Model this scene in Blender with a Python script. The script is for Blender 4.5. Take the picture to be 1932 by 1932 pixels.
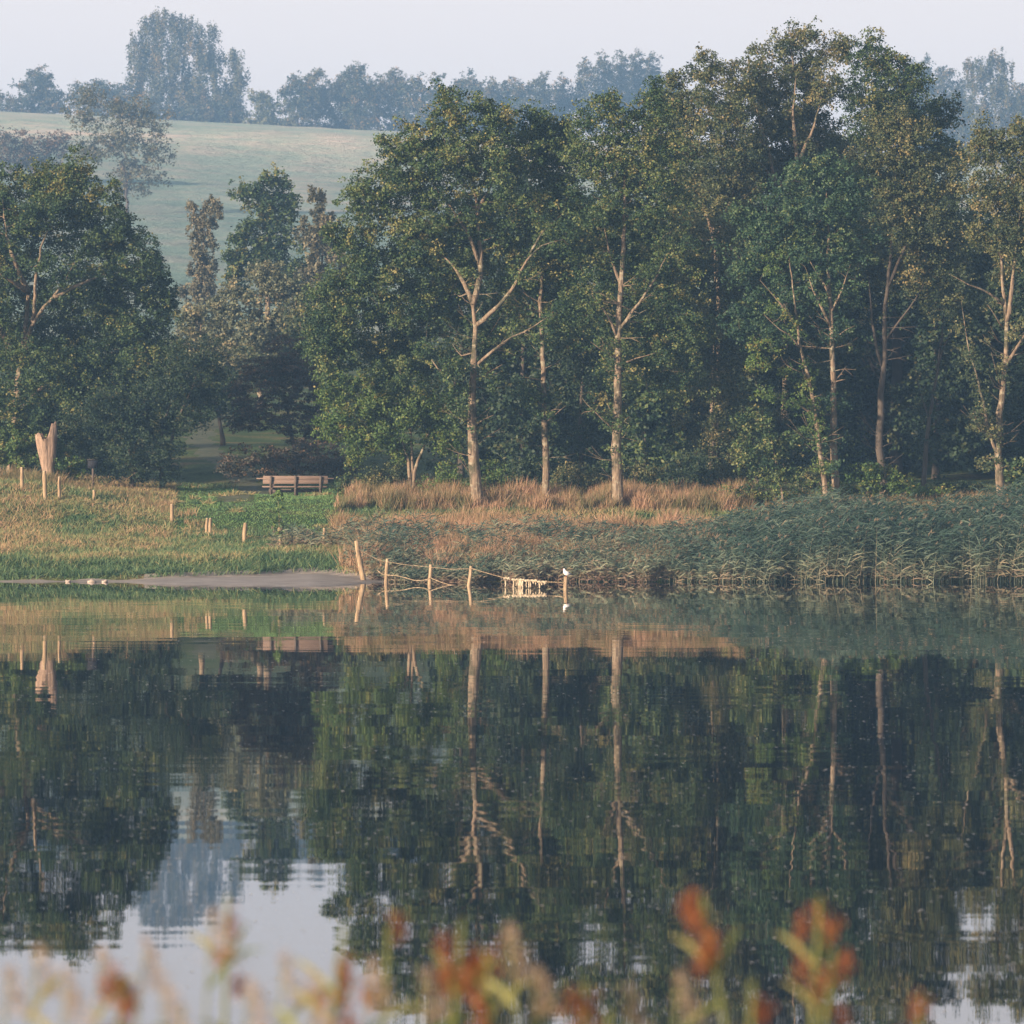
import bpy, math, random
import numpy as np
from mathutils import Vector

# ---------------------------------------------------------------- camera, sky, sun, exposure
SC = bpy.context.scene
for o in list(bpy.data.objects): bpy.data.objects.remove(o)
random.seed(7)
RNG = np.random.default_rng(7)
R = math.radians
F, CX, HY, CH = 10000.0, 966.0, 856.0, 3.64      # focal length in photo units, optical axis, horizon row, eye height
cam = bpy.data.cameras.new('camera'); camo = bpy.data.objects.new('camera', cam)
SC.collection.objects.link(camo); SC.camera = camo
camo.location = (0, 0, CH); camo.rotation_euler = (R(90), 0, 0)
cam.sensor_width = 36; cam.lens = 36*F/1932; cam.shift_y = -(966-HY)/1932
cam.clip_start = 0.5; cam.clip_end = 9000
cam.dof.use_dof = True; cam.dof.focus_distance = 163; cam.dof.aperture_fstop = 4.8

SUN_EL, SUN_AZ = 12.0, 49.0        # azimuth: direction the light travels, from +Y towards +X
w = bpy.data.worlds.new('World'); SC.world = w; w.use_nodes = True
nt = w.node_tree; nt.nodes.clear()
out = nt.nodes.new('ShaderNodeOutputWorld'); bg = nt.nodes.new('ShaderNodeBackground')
sky = nt.nodes.new('ShaderNodeTexSky'); sky.sky_type = 'NISHITA'; sky.sun_disc = False
sky.sun_elevation = R(SUN_EL); sky.sun_rotation = R(SUN_AZ+180)
sky.air_density = 1.0; sky.dust_density = 3.0; sky.ozone_density = 1.5
hs = nt.nodes.new('ShaderNodeHueSaturation'); hs.inputs['Saturation'].default_value = 0.62
mx = nt.nodes.new('ShaderNodeMix'); mx.data_type = 'RGBA'; mx.blend_type = 'MIX'
wg = nt.nodes.new('ShaderNodeNewGeometry'); sp = nt.nodes.new('ShaderNodeSeparateXYZ'); el = nt.nodes.new('ShaderNodeMapRange')
nt.links.new(wg.outputs['Incoming'], sp.inputs[0]); nt.links.new(sp.outputs['Z'], el.inputs[0])
el.inputs[1].default_value = -.60; el.inputs[2].default_value = -.08; el.inputs[3].default_value = .12; el.inputs[4].default_value = .70   # denser towards the horizon
nt.links.new(el.outputs[0], mx.inputs[0]); mx.inputs[7].default_value = (10.8, 9.2, 8.7, 1)   # thin high morning haze over the sky
nt.links.new(sky.outputs[0], hs.inputs['Color']); nt.links.new(hs.outputs[0], mx.inputs[6])
nt.links.new(mx.outputs[2], bg.inputs['Color']); bg.inputs['Strength'].default_value = 0.0535
nt.links.new(bg.outputs[0], out.inputs['Surface'])
sd = bpy.data.lights.new('sun', 'SUN'); sd.energy = 5.0; sd.angle = R(0.6); sd.color = (1.0, 0.74, 0.52)
so = bpy.data.objects.new('sun', sd); SC.collection.objects.link(so)
tv = Vector((math.sin(R(SUN_AZ))*math.cos(R(SUN_EL)), math.cos(R(SUN_AZ))*math.cos(R(SUN_EL)), -math.sin(R(SUN_EL))))
so.rotation_euler = tv.to_track_quat('-Z', 'Y').to_euler()
so.location = (-60, -40, 90)
SC.view_settings.view_transform = 'Standard'; SC.view_settings.look = 'None'
SC.view_settings.exposure = 1.44; SC.view_settings.gamma = 1.0
SC.render.engine = 'CYCLES'
cy = SC.cycles
cy.use_denoising = True; cy.max_bounces = 6; cy.diffuse_bounces = 2; cy.glossy_bounces = 3
cy.transmission_bounces = 2; cy.volume_bounces = 0; cy.transparent_max_bounces = 4
HAZE = 0.00054

# ---------------------------------------------------------------- helpers
def P(px, py, Y, dy=0.0):
    """a point of the place, at ground distance Y, seen in that direction"""
    Yd = Y
    return np.array([(px-CX)/F*Yd, Y+dy, CH-(py-HY)/F*Yd])
def sc_(Y): return F/Y

def build(name, V, Fq, mat, parent=None, tint=None, smooth=False):
    V = np.asarray(V, np.float32); Fq = np.asarray(Fq, np.int32)
    me = bpy.data.meshes.new(name)
    n, m, k = len(V), len(Fq), Fq.shape[1]
    me.vertices.add(n); me.vertices.foreach_set('co', V.ravel())
    me.loops.add(m*k); me.loops.foreach_set('vertex_index', Fq.ravel())
    me.polygons.add(m); me.polygons.foreach_set('loop_start', np.arange(0, m*k, k, dtype=np.int32))
    me.update(calc_edges=True)
    if tint is not None:
        a = me.attributes.new('tint', 'FLOAT', 'FACE'); a.data.foreach_set('value', np.asarray(tint, np.float32))
    if smooth: me.polygons.foreach_set('use_smooth', np.ones(m, bool))
    me.materials.append(mat)
    o = bpy.data.objects.new(name, me); SC.collection.objects.link(o)
    if parent is not None:
        o.parent = parent
        o.matrix_parent_inverse.identity()
        l = parent.location
        if l.length > 0:
            V2 = V-np.array(l, np.float32); me.vertices.foreach_set('co', V2.ravel()); me.update()
    return o
def tag(o, label, cat, group=None, kind=None):
    if label: o['label'] = label
    if cat: o['category'] = cat
    if group: o['group'] = group
    if kind: o['kind'] = kind
    return o
def empty(name, loc, label, cat, group=None):
    o = bpy.data.objects.new(name, None); SC.collection.objects.link(o)
    o.location = tuple(float(v) for v in loc); o.empty_display_size = .2
    return tag(o, label, cat, group)

class MB:
    def __init__(s): s.v = []; s.f = []; s.t = []; s.n = 0
    def add(s, V, Fq, t=0.5):
        V = np.asarray(V, float); Fq = np.asarray(Fq, int)
        s.v.append(V); s.f.append(Fq+s.n); s.n += len(V)
        s.t.append(np.full(len(Fq), t) if np.isscalar(t) else np.asarray(t))
    def tube(s, pts, rad, sides=6, t=0.5, cap=True):
        pts = np.asarray(pts, float); rad = np.asarray(rad, float); n = len(pts)
        d = np.gradient(pts, axis=0); d /= (np.linalg.norm(d, axis=1, keepdims=True)+1e-9)
        up = np.where(np.abs(d[:, 2:3]) > .9, np.array([[1., 0, 0]]), np.array([[0, 0, 1.]]))
        a = np.cross(d, up); a /= (np.linalg.norm(a, axis=1, keepdims=True)+1e-9)
        for i in range(1, n):
            a[i] = a[i-1]-d[i]*np.dot(a[i-1], d[i]); a[i] /= (np.linalg.norm(a[i])+1e-9)
        b = np.cross(d, a)
        th = np.arange(sides)*2*np.pi/sides
        V = (pts[:, None]+rad[:, None, None]*(np.cos(th)[None, :, None]*a[:, None]+np.sin(th)[None, :, None]*b[:, None])).reshape(-1, 3)
        i = np.arange(n-1)[:, None]*sides; j = np.arange(sides)[None]; j2 = (j+1) % sides
        Fq = np.stack([i+j, i+j2, i+sides+j2, i+sides+j], -1).reshape(-1, 4)
        if cap and sides % 2 == 0:
            for base in (0, (n-1)*sides):
                for k in range(sides//2-1):
                    q = [base+k, base+k+1, base+sides-2-k, base+sides-1-k]
                    Fq = np.vstack([Fq, q if base else q[::-1]])
        s.add(V, Fq, t)
    def box(s, c, size, rot=None, t=0.5):
        c = np.asarray(c, float); h = np.asarray(size, float)/2
        V = np.array([[x, y, z] for x in (-1, 1) for y in (-1, 1) for z in (-1, 1)])*h
        if rot is not None: V = V@np.asarray(rot).T
        s.add(V+c, [[0, 1, 3, 2], [4, 6, 7, 5], [0, 4, 5, 1], [2, 3, 7, 6], [0, 2, 6, 4], [1, 5, 7, 3]], t)
    def ball(s, c, r, n=8, m=6, t=0.5):
        c = np.asarray(c, float); r = np.ones(3)*r
        u = np.linspace(.02, np.pi-.02, m); th = np.arange(n)*2*np.pi/n
        V = np.stack([np.sin(u)[:, None]*np.cos(th), np.sin(u)[:, None]*np.sin(th), np.cos(u)[:, None]*np.ones(n)], -1).reshape(-1, 3)*r+c
        i = np.arange(m-1)[:, None]*n; j = np.arange(n)[None]; j2 = (j+1) % n
        s.add(V, np.stack([i+j, i+n+j, i+n+j2, i+j2], -1).reshape(-1, 4), t)
    def ok(s): return s.n > 0
    def build(s, name, mat, parent=None, smooth=False):
        return build(name, np.vstack(s.v), np.vstack(s.f), mat, parent, np.concatenate(s.t), smooth)

def unit(v): return v/(np.linalg.norm(v, axis=-1, keepdims=True)+1e-9)
def noise2(x, y, s, seed=0):
    """smooth value noise 0..1"""
    x = np.asarray(x, float)/s; y = np.asarray(y, float)/s
    x0 = np.floor(x); y0 = np.floor(y); fx = x-x0; fy = y-y0
    fx = fx*fx*(3-2*fx); fy = fy*fy*(3-2*fy)
    def h(a, b):
        n = np.sin(a*127.1+b*311.7+seed*74.7)*43758.5453
        return n-np.floor(n)
    return (h(x0, y0)*(1-fx)+h(x0+1, y0)*fx)*(1-fy)+(h(x0, y0+1)*(1-fx)+h(x0+1, y0+1)*fx)*fy
def sm(x, a, b):
    t = np.clip((np.asarray(x, float)-a)/(b-a), 0, 1); return t*t*(3-2*t)

def leaves(C, L, W, bias=None, tint=None, fold=.18):
    """one small folded quad per leaf"""
    n = len(C)
    a = RNG.normal(size=(n, 3)); a[:, 2] *= .8; a = unit(a)
    nm = RNG.normal(size=(n, 3))
    if bias is not None: nm = nm+bias
    b = unit(np.cross(nm, a)); nn = unit(np.cross(a, b))
    L = np.broadcast_to(L, n)[:, None]*(.7+.6*RNG.random((n, 1))); W = np.broadcast_to(W, n)[:, None]*(.7+.6*RNG.random((n, 1)))
    V = np.stack([C-a*L/2, C+b*W/2+nn*W*fold, C+a*L/2, C-b*W/2+nn*W*fold], 1).reshape(-1, 3)
    return V, np.arange(4*n).reshape(-1, 4)

def ribbons(base, dirn, L, W, droop, tint, segs=2, face=None):
    n = len(base)
    L = np.broadcast_to(L, n)[:, None]; W = np.broadcast_to(W, n)[:, None]; droop = np.broadcast_to(droop, n)[:, None]
    dirn = unit(dirn)
    if face is None:
        face = RNG.normal(size=(n, 3)); face[:, 2] *= .3
    side = unit(np.cross(dirn, face))
    ts = np.linspace(0, 1, segs+1); ws = {2: (1, .8, .08), 3: (.55, 1, .75, .06), 1: (1, .15)}[segs]
    cols = []
    for t, q in zip(ts, ws):
        p = base+dirn*L*t; p = p+np.array([0, 0, -1.])*droop*L*t*t
        cols.append(p-side*W*q/2); cols.append(p+side*W*q/2)
    V = np.stack(cols, 1).reshape(-1, 3); k = 2*(segs+1)
    o = np.arange(n)[:, None]*k
    Fq = np.stack([o+np.array([[2*i, 2*i+1, 2*i+3, 2*i+2]]) for i in range(segs)], 1).reshape(-1, 4)
    return V, Fq, np.repeat(tint, segs)

# ---------------------------------------------------------------- materials
def newmat(name):
    m = bpy.data.materials.new(name); m.use_nodes = True; t = m.node_tree; t.nodes.clear()
    o = t.nodes.new('ShaderNodeOutputMaterial'); return m, t, o
def ramp(t, cols, fac):
    r = t.nodes.new('ShaderNodeValToRGB'); e = r.color_ramp.elements
    n = len(cols)
    for i, c in enumerate(cols):
        p = i/(n-1)
        if len(c) == 4: p = c[3]
        if i < 2: el = e[i]; el.position = p
        else: el = e.new(p)
        el.color = (c[0], c[1], c[2], 1)
    t.links.new(fac, r.inputs[0]); return r
def leafmat(name, cols, trans=.25, rough=.6):
    m, t, o = newmat(name)
    a = t.nodes.new('ShaderNodeAttribute'); a.attribute_name = 'tint'
    r = ramp(t, cols, a.outputs['Fac'])
    d = t.nodes.new('ShaderNodeBsdfPrincipled'); d.inputs['Roughness'].default_value = rough
    d.inputs['Specular IOR Level'].default_value = .3
    tr = t.nodes.new('ShaderNodeBsdfTranslucent'); mix = t.nodes.new('ShaderNodeMixShader'); mix.inputs[0].default_value = trans
    t.links.new(r.outputs[0], d.inputs['Base Color']); t.links.new(r.outputs[0], tr.inputs['Color'])
    t.links.new(d.outputs[0], mix.inputs[1]); t.links.new(tr.outputs[0], mix.inputs[2]); t.links.new(mix.outputs[0], o.inputs[0])
    return m
def noisemat(name, cols, scale=5, detail=6, stretch=(1, 1, 1), rough=.85, bump=.0, bdist=.02, spec=.2):
    m, t, o = newmat(name)
    tc = t.nodes.new('ShaderNodeTexCoord'); mp = t.nodes.new('ShaderNodeMapping'); mp.inputs['Scale'].default_value = stretch
    n = t.nodes.new('ShaderNodeTexNoise'); n.inputs['Scale'].default_value = scale; n.inputs['Detail'].default_value = detail
    n.inputs['Roughness'].default_value = .65
    t.links.new(tc.outputs['Object'], mp.inputs[0]); t.links.new(mp.outputs[0], n.inputs['Vector'])
    r = ramp(t, cols, n.outputs['Fac'])
    d = t.nodes.new('ShaderNodeBsdfPrincipled'); d.inputs['Roughness'].default_value = rough
    d.inputs['Specular IOR Level'].default_value = spec
    t.links.new(r.outputs[0], d.inputs['Base Color'])
    if bump:
        b = t.nodes.new('ShaderNodeBump'); b.inputs['Strength'].default_value = bump; b.inputs['Distance'].default_value = bdist
        t.links.new(n.outputs['Fac'], b.inputs['Height']); t.links.new(b.outputs[0], d.inputs['Normal'])
    t.links.new(d.outputs[0], o.inputs[0]); return m

M = {}
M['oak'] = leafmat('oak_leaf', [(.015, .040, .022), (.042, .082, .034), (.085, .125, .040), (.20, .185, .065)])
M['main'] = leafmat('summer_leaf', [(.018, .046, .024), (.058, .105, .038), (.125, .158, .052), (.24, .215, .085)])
M['yellowgreen'] = leafmat('yellow_green_leaf', [(.05, .10, .030), (.085, .145, .038), (.13, .17, .045), (.24, .19, .06)])
M['dark'] = leafmat('shade_dark_leaf', [(.016, .036, .024), (.028, .056, .028), (.042, .070, .030), (.09, .09, .035)])  # low leaf colour that stands in for the shade inside the wood
M['olive'] = leafmat('olive_brown_leaf', [(.035, .060, .032), (.080, .105, .046), (.135, .140, .060), (.26, .215, .10)])
M['teal'] = leafmat('teal_leaf', [(.020, .052, .034), (.038, .086, .046), (.070, .122, .052), (.15, .18, .07)])
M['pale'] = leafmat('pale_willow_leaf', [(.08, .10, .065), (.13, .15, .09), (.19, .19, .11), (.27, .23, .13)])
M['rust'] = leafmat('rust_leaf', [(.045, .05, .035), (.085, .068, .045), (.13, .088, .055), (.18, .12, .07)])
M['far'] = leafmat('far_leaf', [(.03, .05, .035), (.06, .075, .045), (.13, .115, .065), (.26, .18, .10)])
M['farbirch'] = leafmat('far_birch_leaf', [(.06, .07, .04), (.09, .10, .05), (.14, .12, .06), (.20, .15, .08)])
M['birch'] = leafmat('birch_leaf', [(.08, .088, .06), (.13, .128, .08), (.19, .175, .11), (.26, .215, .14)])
def barkmat(name, c, lic, stain):
    m, t, o = newmat(name); tc = t.nodes.new('ShaderNodeTexCoord')
    def nz(sc, st, det=8):
        mp = t.nodes.new('ShaderNodeMapping'); mp.inputs['Scale'].default_value = st; n = t.nodes.new('ShaderNodeTexNoise'); n.inputs['Scale'].default_value = sc; n.inputs['Detail'].default_value = det
        t.links.new(tc.outputs['Object'], mp.inputs[0]); t.links.new(mp.outputs[0], n.inputs['Vector']); return n.outputs['Fac']
    a, b, e = nz(14, (1, 1, .25)), nz(2.2, (1, 1, .7)), nz(5, (1, 1, 1.6))
    ra = ramp(t, [(c[0]*.45, c[1]*.45, c[2]*.45, .3), (c[0], c[1], c[2], .5), (c[0]*1.5, c[1]*1.5, c[2]*1.5, .7)], a)
    rb = ramp(t, [(0, 0, 0, .50), (1, 1, 1, .62)], b); re = ramp(t, [(0, 0, 0, .55), (1, 1, 1, .66)], e)
    def mixc(f, A, B):
        x = t.nodes.new('ShaderNodeMix'); x.data_type = 'RGBA'; t.links.new(f, x.inputs[0]); t.links.new(A, x.inputs[6]); x.inputs[7].default_value = (*B, 1); return x.outputs[2]
    q = mixc(re.outputs[0], mixc(rb.outputs[0], ra.outputs[0], stain), lic)
    d = t.nodes.new('ShaderNodeBsdfPrincipled'); d.inputs['Roughness'].default_value = .9; d.inputs['Specular IOR Level'].default_value = .15
    bp = t.nodes.new('ShaderNodeBump'); bp.inputs['Strength'].default_value = 1; bp.inputs['Distance'].default_value = .05
    t.links.new(a, bp.inputs['Height']); t.links.new(bp.outputs[0], d.inputs['Normal']); t.links.new(q, d.inputs['Base Color']); t.links.new(d.outputs[0], o.inputs[0]); return m
M['bark'] = barkmat('grey_bark', (.165, .128, .092), (.23, .21, .155), (.06, .06, .038))
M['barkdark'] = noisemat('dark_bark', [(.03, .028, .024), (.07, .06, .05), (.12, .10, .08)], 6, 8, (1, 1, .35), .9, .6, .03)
M['grass'] = leafmat('grass_blade', [(.038, .095, .046), (.095, .165, .068), (.19, .22, .095), (.34, .25, .13), (.42, .27, .17)], .25)
M['dry'] = leafmat('dry_grass_blade', [(.06, .09, .035), (.17, .15, .07), (.31, .205, .12), (.46, .29, .20)], .25)
M['reed'] = leafmat('reed_blade', [(.022, .052, .040), (.058, .098, .073), (.15, .18, .12), (.23, .19, .125), (.15, .10, .075)], .25)
M['wood'] = noisemat('weathered_timber', [(.10, .075, .065), (.19, .14, .115), (.28, .21, .17)], 9, 6, (.4, 3, 3), .8, .3, .01)
M['post'] = noisemat('fence_timber', [(.10, .075, .05, .3), (.27, .20, .125, .5), (.42, .33, .22, .7)], 7, 6, (3, 3, .4), .8, .4, .01)
M['darkwood'] = noisemat('dark_timber', [(.05, .042, .04), (.09, .075, .065), (.13, .105, .09)], 9, 6, (3, 3, .4), .85, .3, .01)
M['snag'] = noisemat('bare_snag_wood', [(.09, .07, .055, .3), (.24, .175, .13, .48), (.36, .265, .20, .62), (.46, .34, .26, .8)], 5, 10, (3, 3, .35), .85, 1, .06)
M['weed'] = noisemat('dried_weed', [(.20, .165, .11, .3), (.42, .36, .26, .5), (.62, .55, .43, .7)], 14, 6, (1, 1, .5), .9, .5, .01)
M['wire'] = noisemat('rusty_wire', [(.10, .07, .045, .3), (.26, .20, .13, .5), (.42, .36, .26, .7)], 12, 6)
M['stone'] = noisemat('stone', [(.25, .22, .19), (.45, .38, .33)], 8, 6, (1, 1, 1), .8, .4, .01)

# ---------------------------------------------------------------- terrain
SHX = np.array([0, 230, 300, 450, 600, 660, 700, 740, 1932]); SHY = np.array([150.6, 150.2, 147.5, 146.6, 145.4, 147.2, 149.3, 150.6, 151.4])
BTX = np.array([0, 230, 330, 480, 560, 620, 690, 720, 1932]); BTY = np.array([150.9, 150.8, 150.9, 151.6, 152.4, 152.4, 151.3, 150.9, 151.5])
PRY = np.array([149, 151, 153, 157, 160, 163, 166, 169, 172, 176, 183, 195, 210, 225, 260, 300, 500, 700, 850, 950, 1000, 1100, 1500.])
PRZ = np.array([.0, .12, .5, .82, .95, 1.2, 1.75, 2.08, 2.28, 2.06, 2.45, 3.35, 4.1, 4.9, 6.8, 9.0, 24.5, 43, 57, 65.0, 66.6, 66, 55.])
def shore(x):
    px = CX+np.asarray(x, float)*F/150.; wob = (noise2(np.asarray(x)*1.0, 0*np.asarray(x), .8, 3)-.5)*.35
    return np.interp(px, SHX, SHY)+wob, np.interp(px, BTX, BTY)+wob*.8
def gz(x, y):
    x = np.asarray(x, float); y = np.asarray(y, float)
    yw, yt = shore(x)
    bank = np.interp(y, PRY, PRZ)
    hs_ = sm(y, 280, 900)
    bank = bank-hs_*np.clip((x+90)*.052, -2, 11)+hs_*(noise2(x, y, 90, 5)-.5)*5*(1-sm(y, 800, 930))
    bank = bank+(noise2(x, y, 1.7, 1)-.5)*.12*sm(y, 151, 155)+(noise2(x, y, 5, 2)-.5)*.25*sm(y, 153, 158)*(1-.7*sm(y, 164, 168)*(1-sm(y, 176, 180)))
    bank = np.where(x < -11, bank+(-11-x)*.085*sm(y, 160, 172)*(1-sm(y, 180, 190)), bank)
    t = y-yt
    z = np.where(t < 0, .012+np.minimum(.026*(y-yw), .24), 0)
    e0 = .012+np.minimum(.026*(yt-yw), .24); land = e0+.15*sm(t, 0, .4)+(np.maximum(bank, e0+.15)-e0-.15)*sm(t, 0, 2.6)
    z = np.where(t >= 0, land, z)
    z = np.where(y < yw, np.maximum(-(yw-y)*.12, -1.6)+.012, z)
    near = 2.0-.7*sm(y, 2, 11)-2.7*sm(y, 12, 21)
    z = np.where(y < 75, np.maximum(near, -1.6), z)
    return z
def dens(segs):
    v = []
    for a, b, s in segs: v.append(np.arange(a, b, s))
    v.append([segs[-1][1]]); return np.concatenate(v)
xs = dens([(-500, -180, 16), (-180, -60, 5), (-60, -24, 1.5), (-24, 24, .25), (24, 60, 1.5), (60, 180, 5), (180, 500, 16)])
ys = dens([(-50, 30, 2.5), (30, 138, 12), (138, 142, 1), (142, 180, .25), (180, 240, 1.5), (240, 1100, 8), (1100, 1500, 40)])
GX, GY = np.meshgrid(xs, ys); GZ = gz(GX, GY)
TV = np.stack([GX, GY, GZ], -1).reshape(-1, 3); nx = len(xs)
i, j = np.meshgrid(np.arange(len(ys)-1), np.arange(nx-1), indexing='ij')
TF = np.stack([i*nx+j, i*nx+j+1, (i+1)*nx+j+1, (i+1)*nx+j], -1).reshape(-1, 4)
fc = TV[TF].mean(1)
PATHX = lambda y: np.interp(y, [166, 172, 176, 183, 192, 200, 212, 225, 240], [-8.6, -9.0, -8.6, -8.9, -10.2, -11.3, -12.6, -12.8, -12])
yw_, yt_ = shore(fc[:, 0])
m_beach = (fc[:, 1] < yt_+np.interp(CX+fc[:, 0]*F/150, [0, 230, 330], [.05, .1, .45])) & (CX+fc[:, 0]*F/150 < 735) & (fc[:, 1] > 138)
m_path = (np.abs(fc[:, 0]-PATHX(fc[:, 1])) < .40+.25*noise2(fc[:, 0], fc[:, 1], 1.2, 8)) & (fc[:, 1] > 168) & (fc[:, 1] < 238)
m_field = fc[:, 1] > 320
def groundmat():
    m, t, o = newmat('meadow')
    tc = t.nodes.new('ShaderNodeTexCoord')
    n1 = t.nodes.new('ShaderNodeTexNoise'); n1.inputs['Scale'].default_value = .5; n1.inputs['Detail'].default_value = 8
    n2 = t.nodes.new('ShaderNodeTexNoise'); n2.inputs['Scale'].default_value = 9; n2.inputs['Detail'].default_value = 6
    for n in (n1, n2): t.links.new(tc.outputs['Object'], n.inputs['Vector'])
    r1 = ramp(t, [(.03, .065, .025, .3), (.06, .10, .035, .5), (.14, .12, .06, .7)], n1.outputs['Fac'])
    r2 = ramp(t, [(.5, .5, .5, .3), (1.25, 1.2, 1.1, .7)], n2.outputs['Fac'])
    mu = t.nodes.new('ShaderNodeMix'); mu.data_type = 'RGBA'; mu.blend_type = 'MULTIPLY'; mu.inputs[0].default_value = 1
    t.links.new(r1.outputs[0], mu.inputs[6]); t.links.new(r2.outputs[0], mu.inputs[7])
    d = t.nodes.new('ShaderNodeBsdfPrincipled'); d.inputs['Roughness'].default_value = .95; d.inputs['Specular IOR Level'].default_value = .1
    b = t.nodes.new('ShaderNodeBump'); b.inputs['Strength'].default_value = 1; b.inputs['Distance'].default_value = .08
    t.links.new(n2.outputs['Fac'], b.inputs['Height']); t.links.new(b.outputs[0], d.inputs['Normal'])
    t.links.new(mu.outputs[2], d.inputs['Base Color']); t.links.new(d.outputs[0], o.inputs[0]); return m
def fieldmat():
    m, t, o = newmat('hill_field')
    tc = t.nodes.new('ShaderNodeTexCoord'); mp = t.nodes.new('ShaderNodeMapping'); mp.inputs['Scale'].default_value = (.10, .035, .5)
    mp.inputs['Rotation'].default_value = (0, 0, .5)
    n1 = t.nodes.new('ShaderNodeTexNoise'); n1.inputs['Scale'].default_value = 1; n1.inputs['Detail'].default_value = 9; n1.inputs['Roughness'].default_value = .7
    mp2 = t.nodes.new('ShaderNodeMapping'); mp2.inputs['Scale'].default_value = (.012, .008, .02)
    n2 = t.nodes.new('ShaderNodeTexNoise'); n2.inputs['Scale'].default_value = 1; n2.inputs['Detail'].default_value = 4
    t.links.new(tc.outputs['Object'], mp.inputs[0]); t.links.new(mp.outputs[0], n1.inputs['Vector'])
    t.links.new(tc.outputs['Object'], mp2.inputs[0]); t.links.new(mp2.outputs[0], n2.inputs['Vector'])
    r1 = ramp(t, [(.26, .35, .31, .25), (.37, .43, .37, .45), (.52, .47, .42, .6), (.62, .54, .49, .75)], n1.outputs['Fac'])
    r2 = ramp(t, [(.75, .85, .75, .35), (1.15, 1.08, 1.0, .65)], n2.outputs['Fac'])
    mu = t.nodes.new('ShaderNodeMix'); mu.data_type = 'RGBA'; mu.blend_type = 'MULTIPLY'; mu.inputs[0].default_value = 1
    t.links.new(r1.outputs[0], mu.inputs[6]); t.links.new(r2.outputs[0], mu.inputs[7])
    sx = t.nodes.new('ShaderNodeSeparateXYZ'); t.links.new(tc.outputs['Object'], sx.inputs[0])
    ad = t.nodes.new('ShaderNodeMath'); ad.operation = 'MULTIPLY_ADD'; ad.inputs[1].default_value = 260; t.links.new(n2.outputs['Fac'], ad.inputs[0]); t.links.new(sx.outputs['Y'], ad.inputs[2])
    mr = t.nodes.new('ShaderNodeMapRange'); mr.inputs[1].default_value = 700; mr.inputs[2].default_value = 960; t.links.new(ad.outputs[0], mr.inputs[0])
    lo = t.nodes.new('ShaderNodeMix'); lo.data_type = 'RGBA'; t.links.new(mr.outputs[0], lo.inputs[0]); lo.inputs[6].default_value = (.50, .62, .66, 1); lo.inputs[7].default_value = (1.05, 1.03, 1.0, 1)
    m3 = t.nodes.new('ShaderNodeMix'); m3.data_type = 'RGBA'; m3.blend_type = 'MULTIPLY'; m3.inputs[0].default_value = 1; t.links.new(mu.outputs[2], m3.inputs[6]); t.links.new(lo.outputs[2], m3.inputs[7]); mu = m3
    d = t.nodes.new('ShaderNodeBsdfPrincipled'); d.inputs['Roughness'].default_value = .95; d.inputs['Specular IOR Level'].default_value = .1
    b = t.nodes.new('ShaderNodeBump'); b.inputs['Strength'].default_value = 1; b.inputs['Distance'].default_value = 2.2
    t.links.new(n1.outputs['Fac'], b.inputs['Height']); t.links.new(b.outputs[0], d.inputs['Normal'])
    t.links.new(mu.outputs[2], d.inputs['Base Color']); t.links.new(d.outputs[0], o.inputs[0]); return m
def sub(name, mask, mat):
    f = TF[mask]; u, inv = np.unique(f, return_inverse=True)
    o = build(name, TV[u], inv.reshape(-1, 4), mat, smooth=True); o['kind'] = 'structure'; return o
sub('ground', ~(m_beach | m_path | m_field), groundmat())
sub('beach', m_beach, noisemat('wet_sand', [(.09, .08, .07, .32), (.20, .175, .155, .46), (.29, .26, .235, .6), (.42, .38, .34, .75)], 2.2, 12, (.45, 1.5, 1), .5, 1, .05, .5))
sub('path', m_path & ~m_beach, noisemat('trodden_earth', [(.045, .065, .035, .35), (.085, .095, .055, .55), (.14, .125, .09, .75)], 3, 8, (1, 1, 1), .95, .5, .04))
sub('field', m_field & ~m_path, fieldmat())

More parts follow.
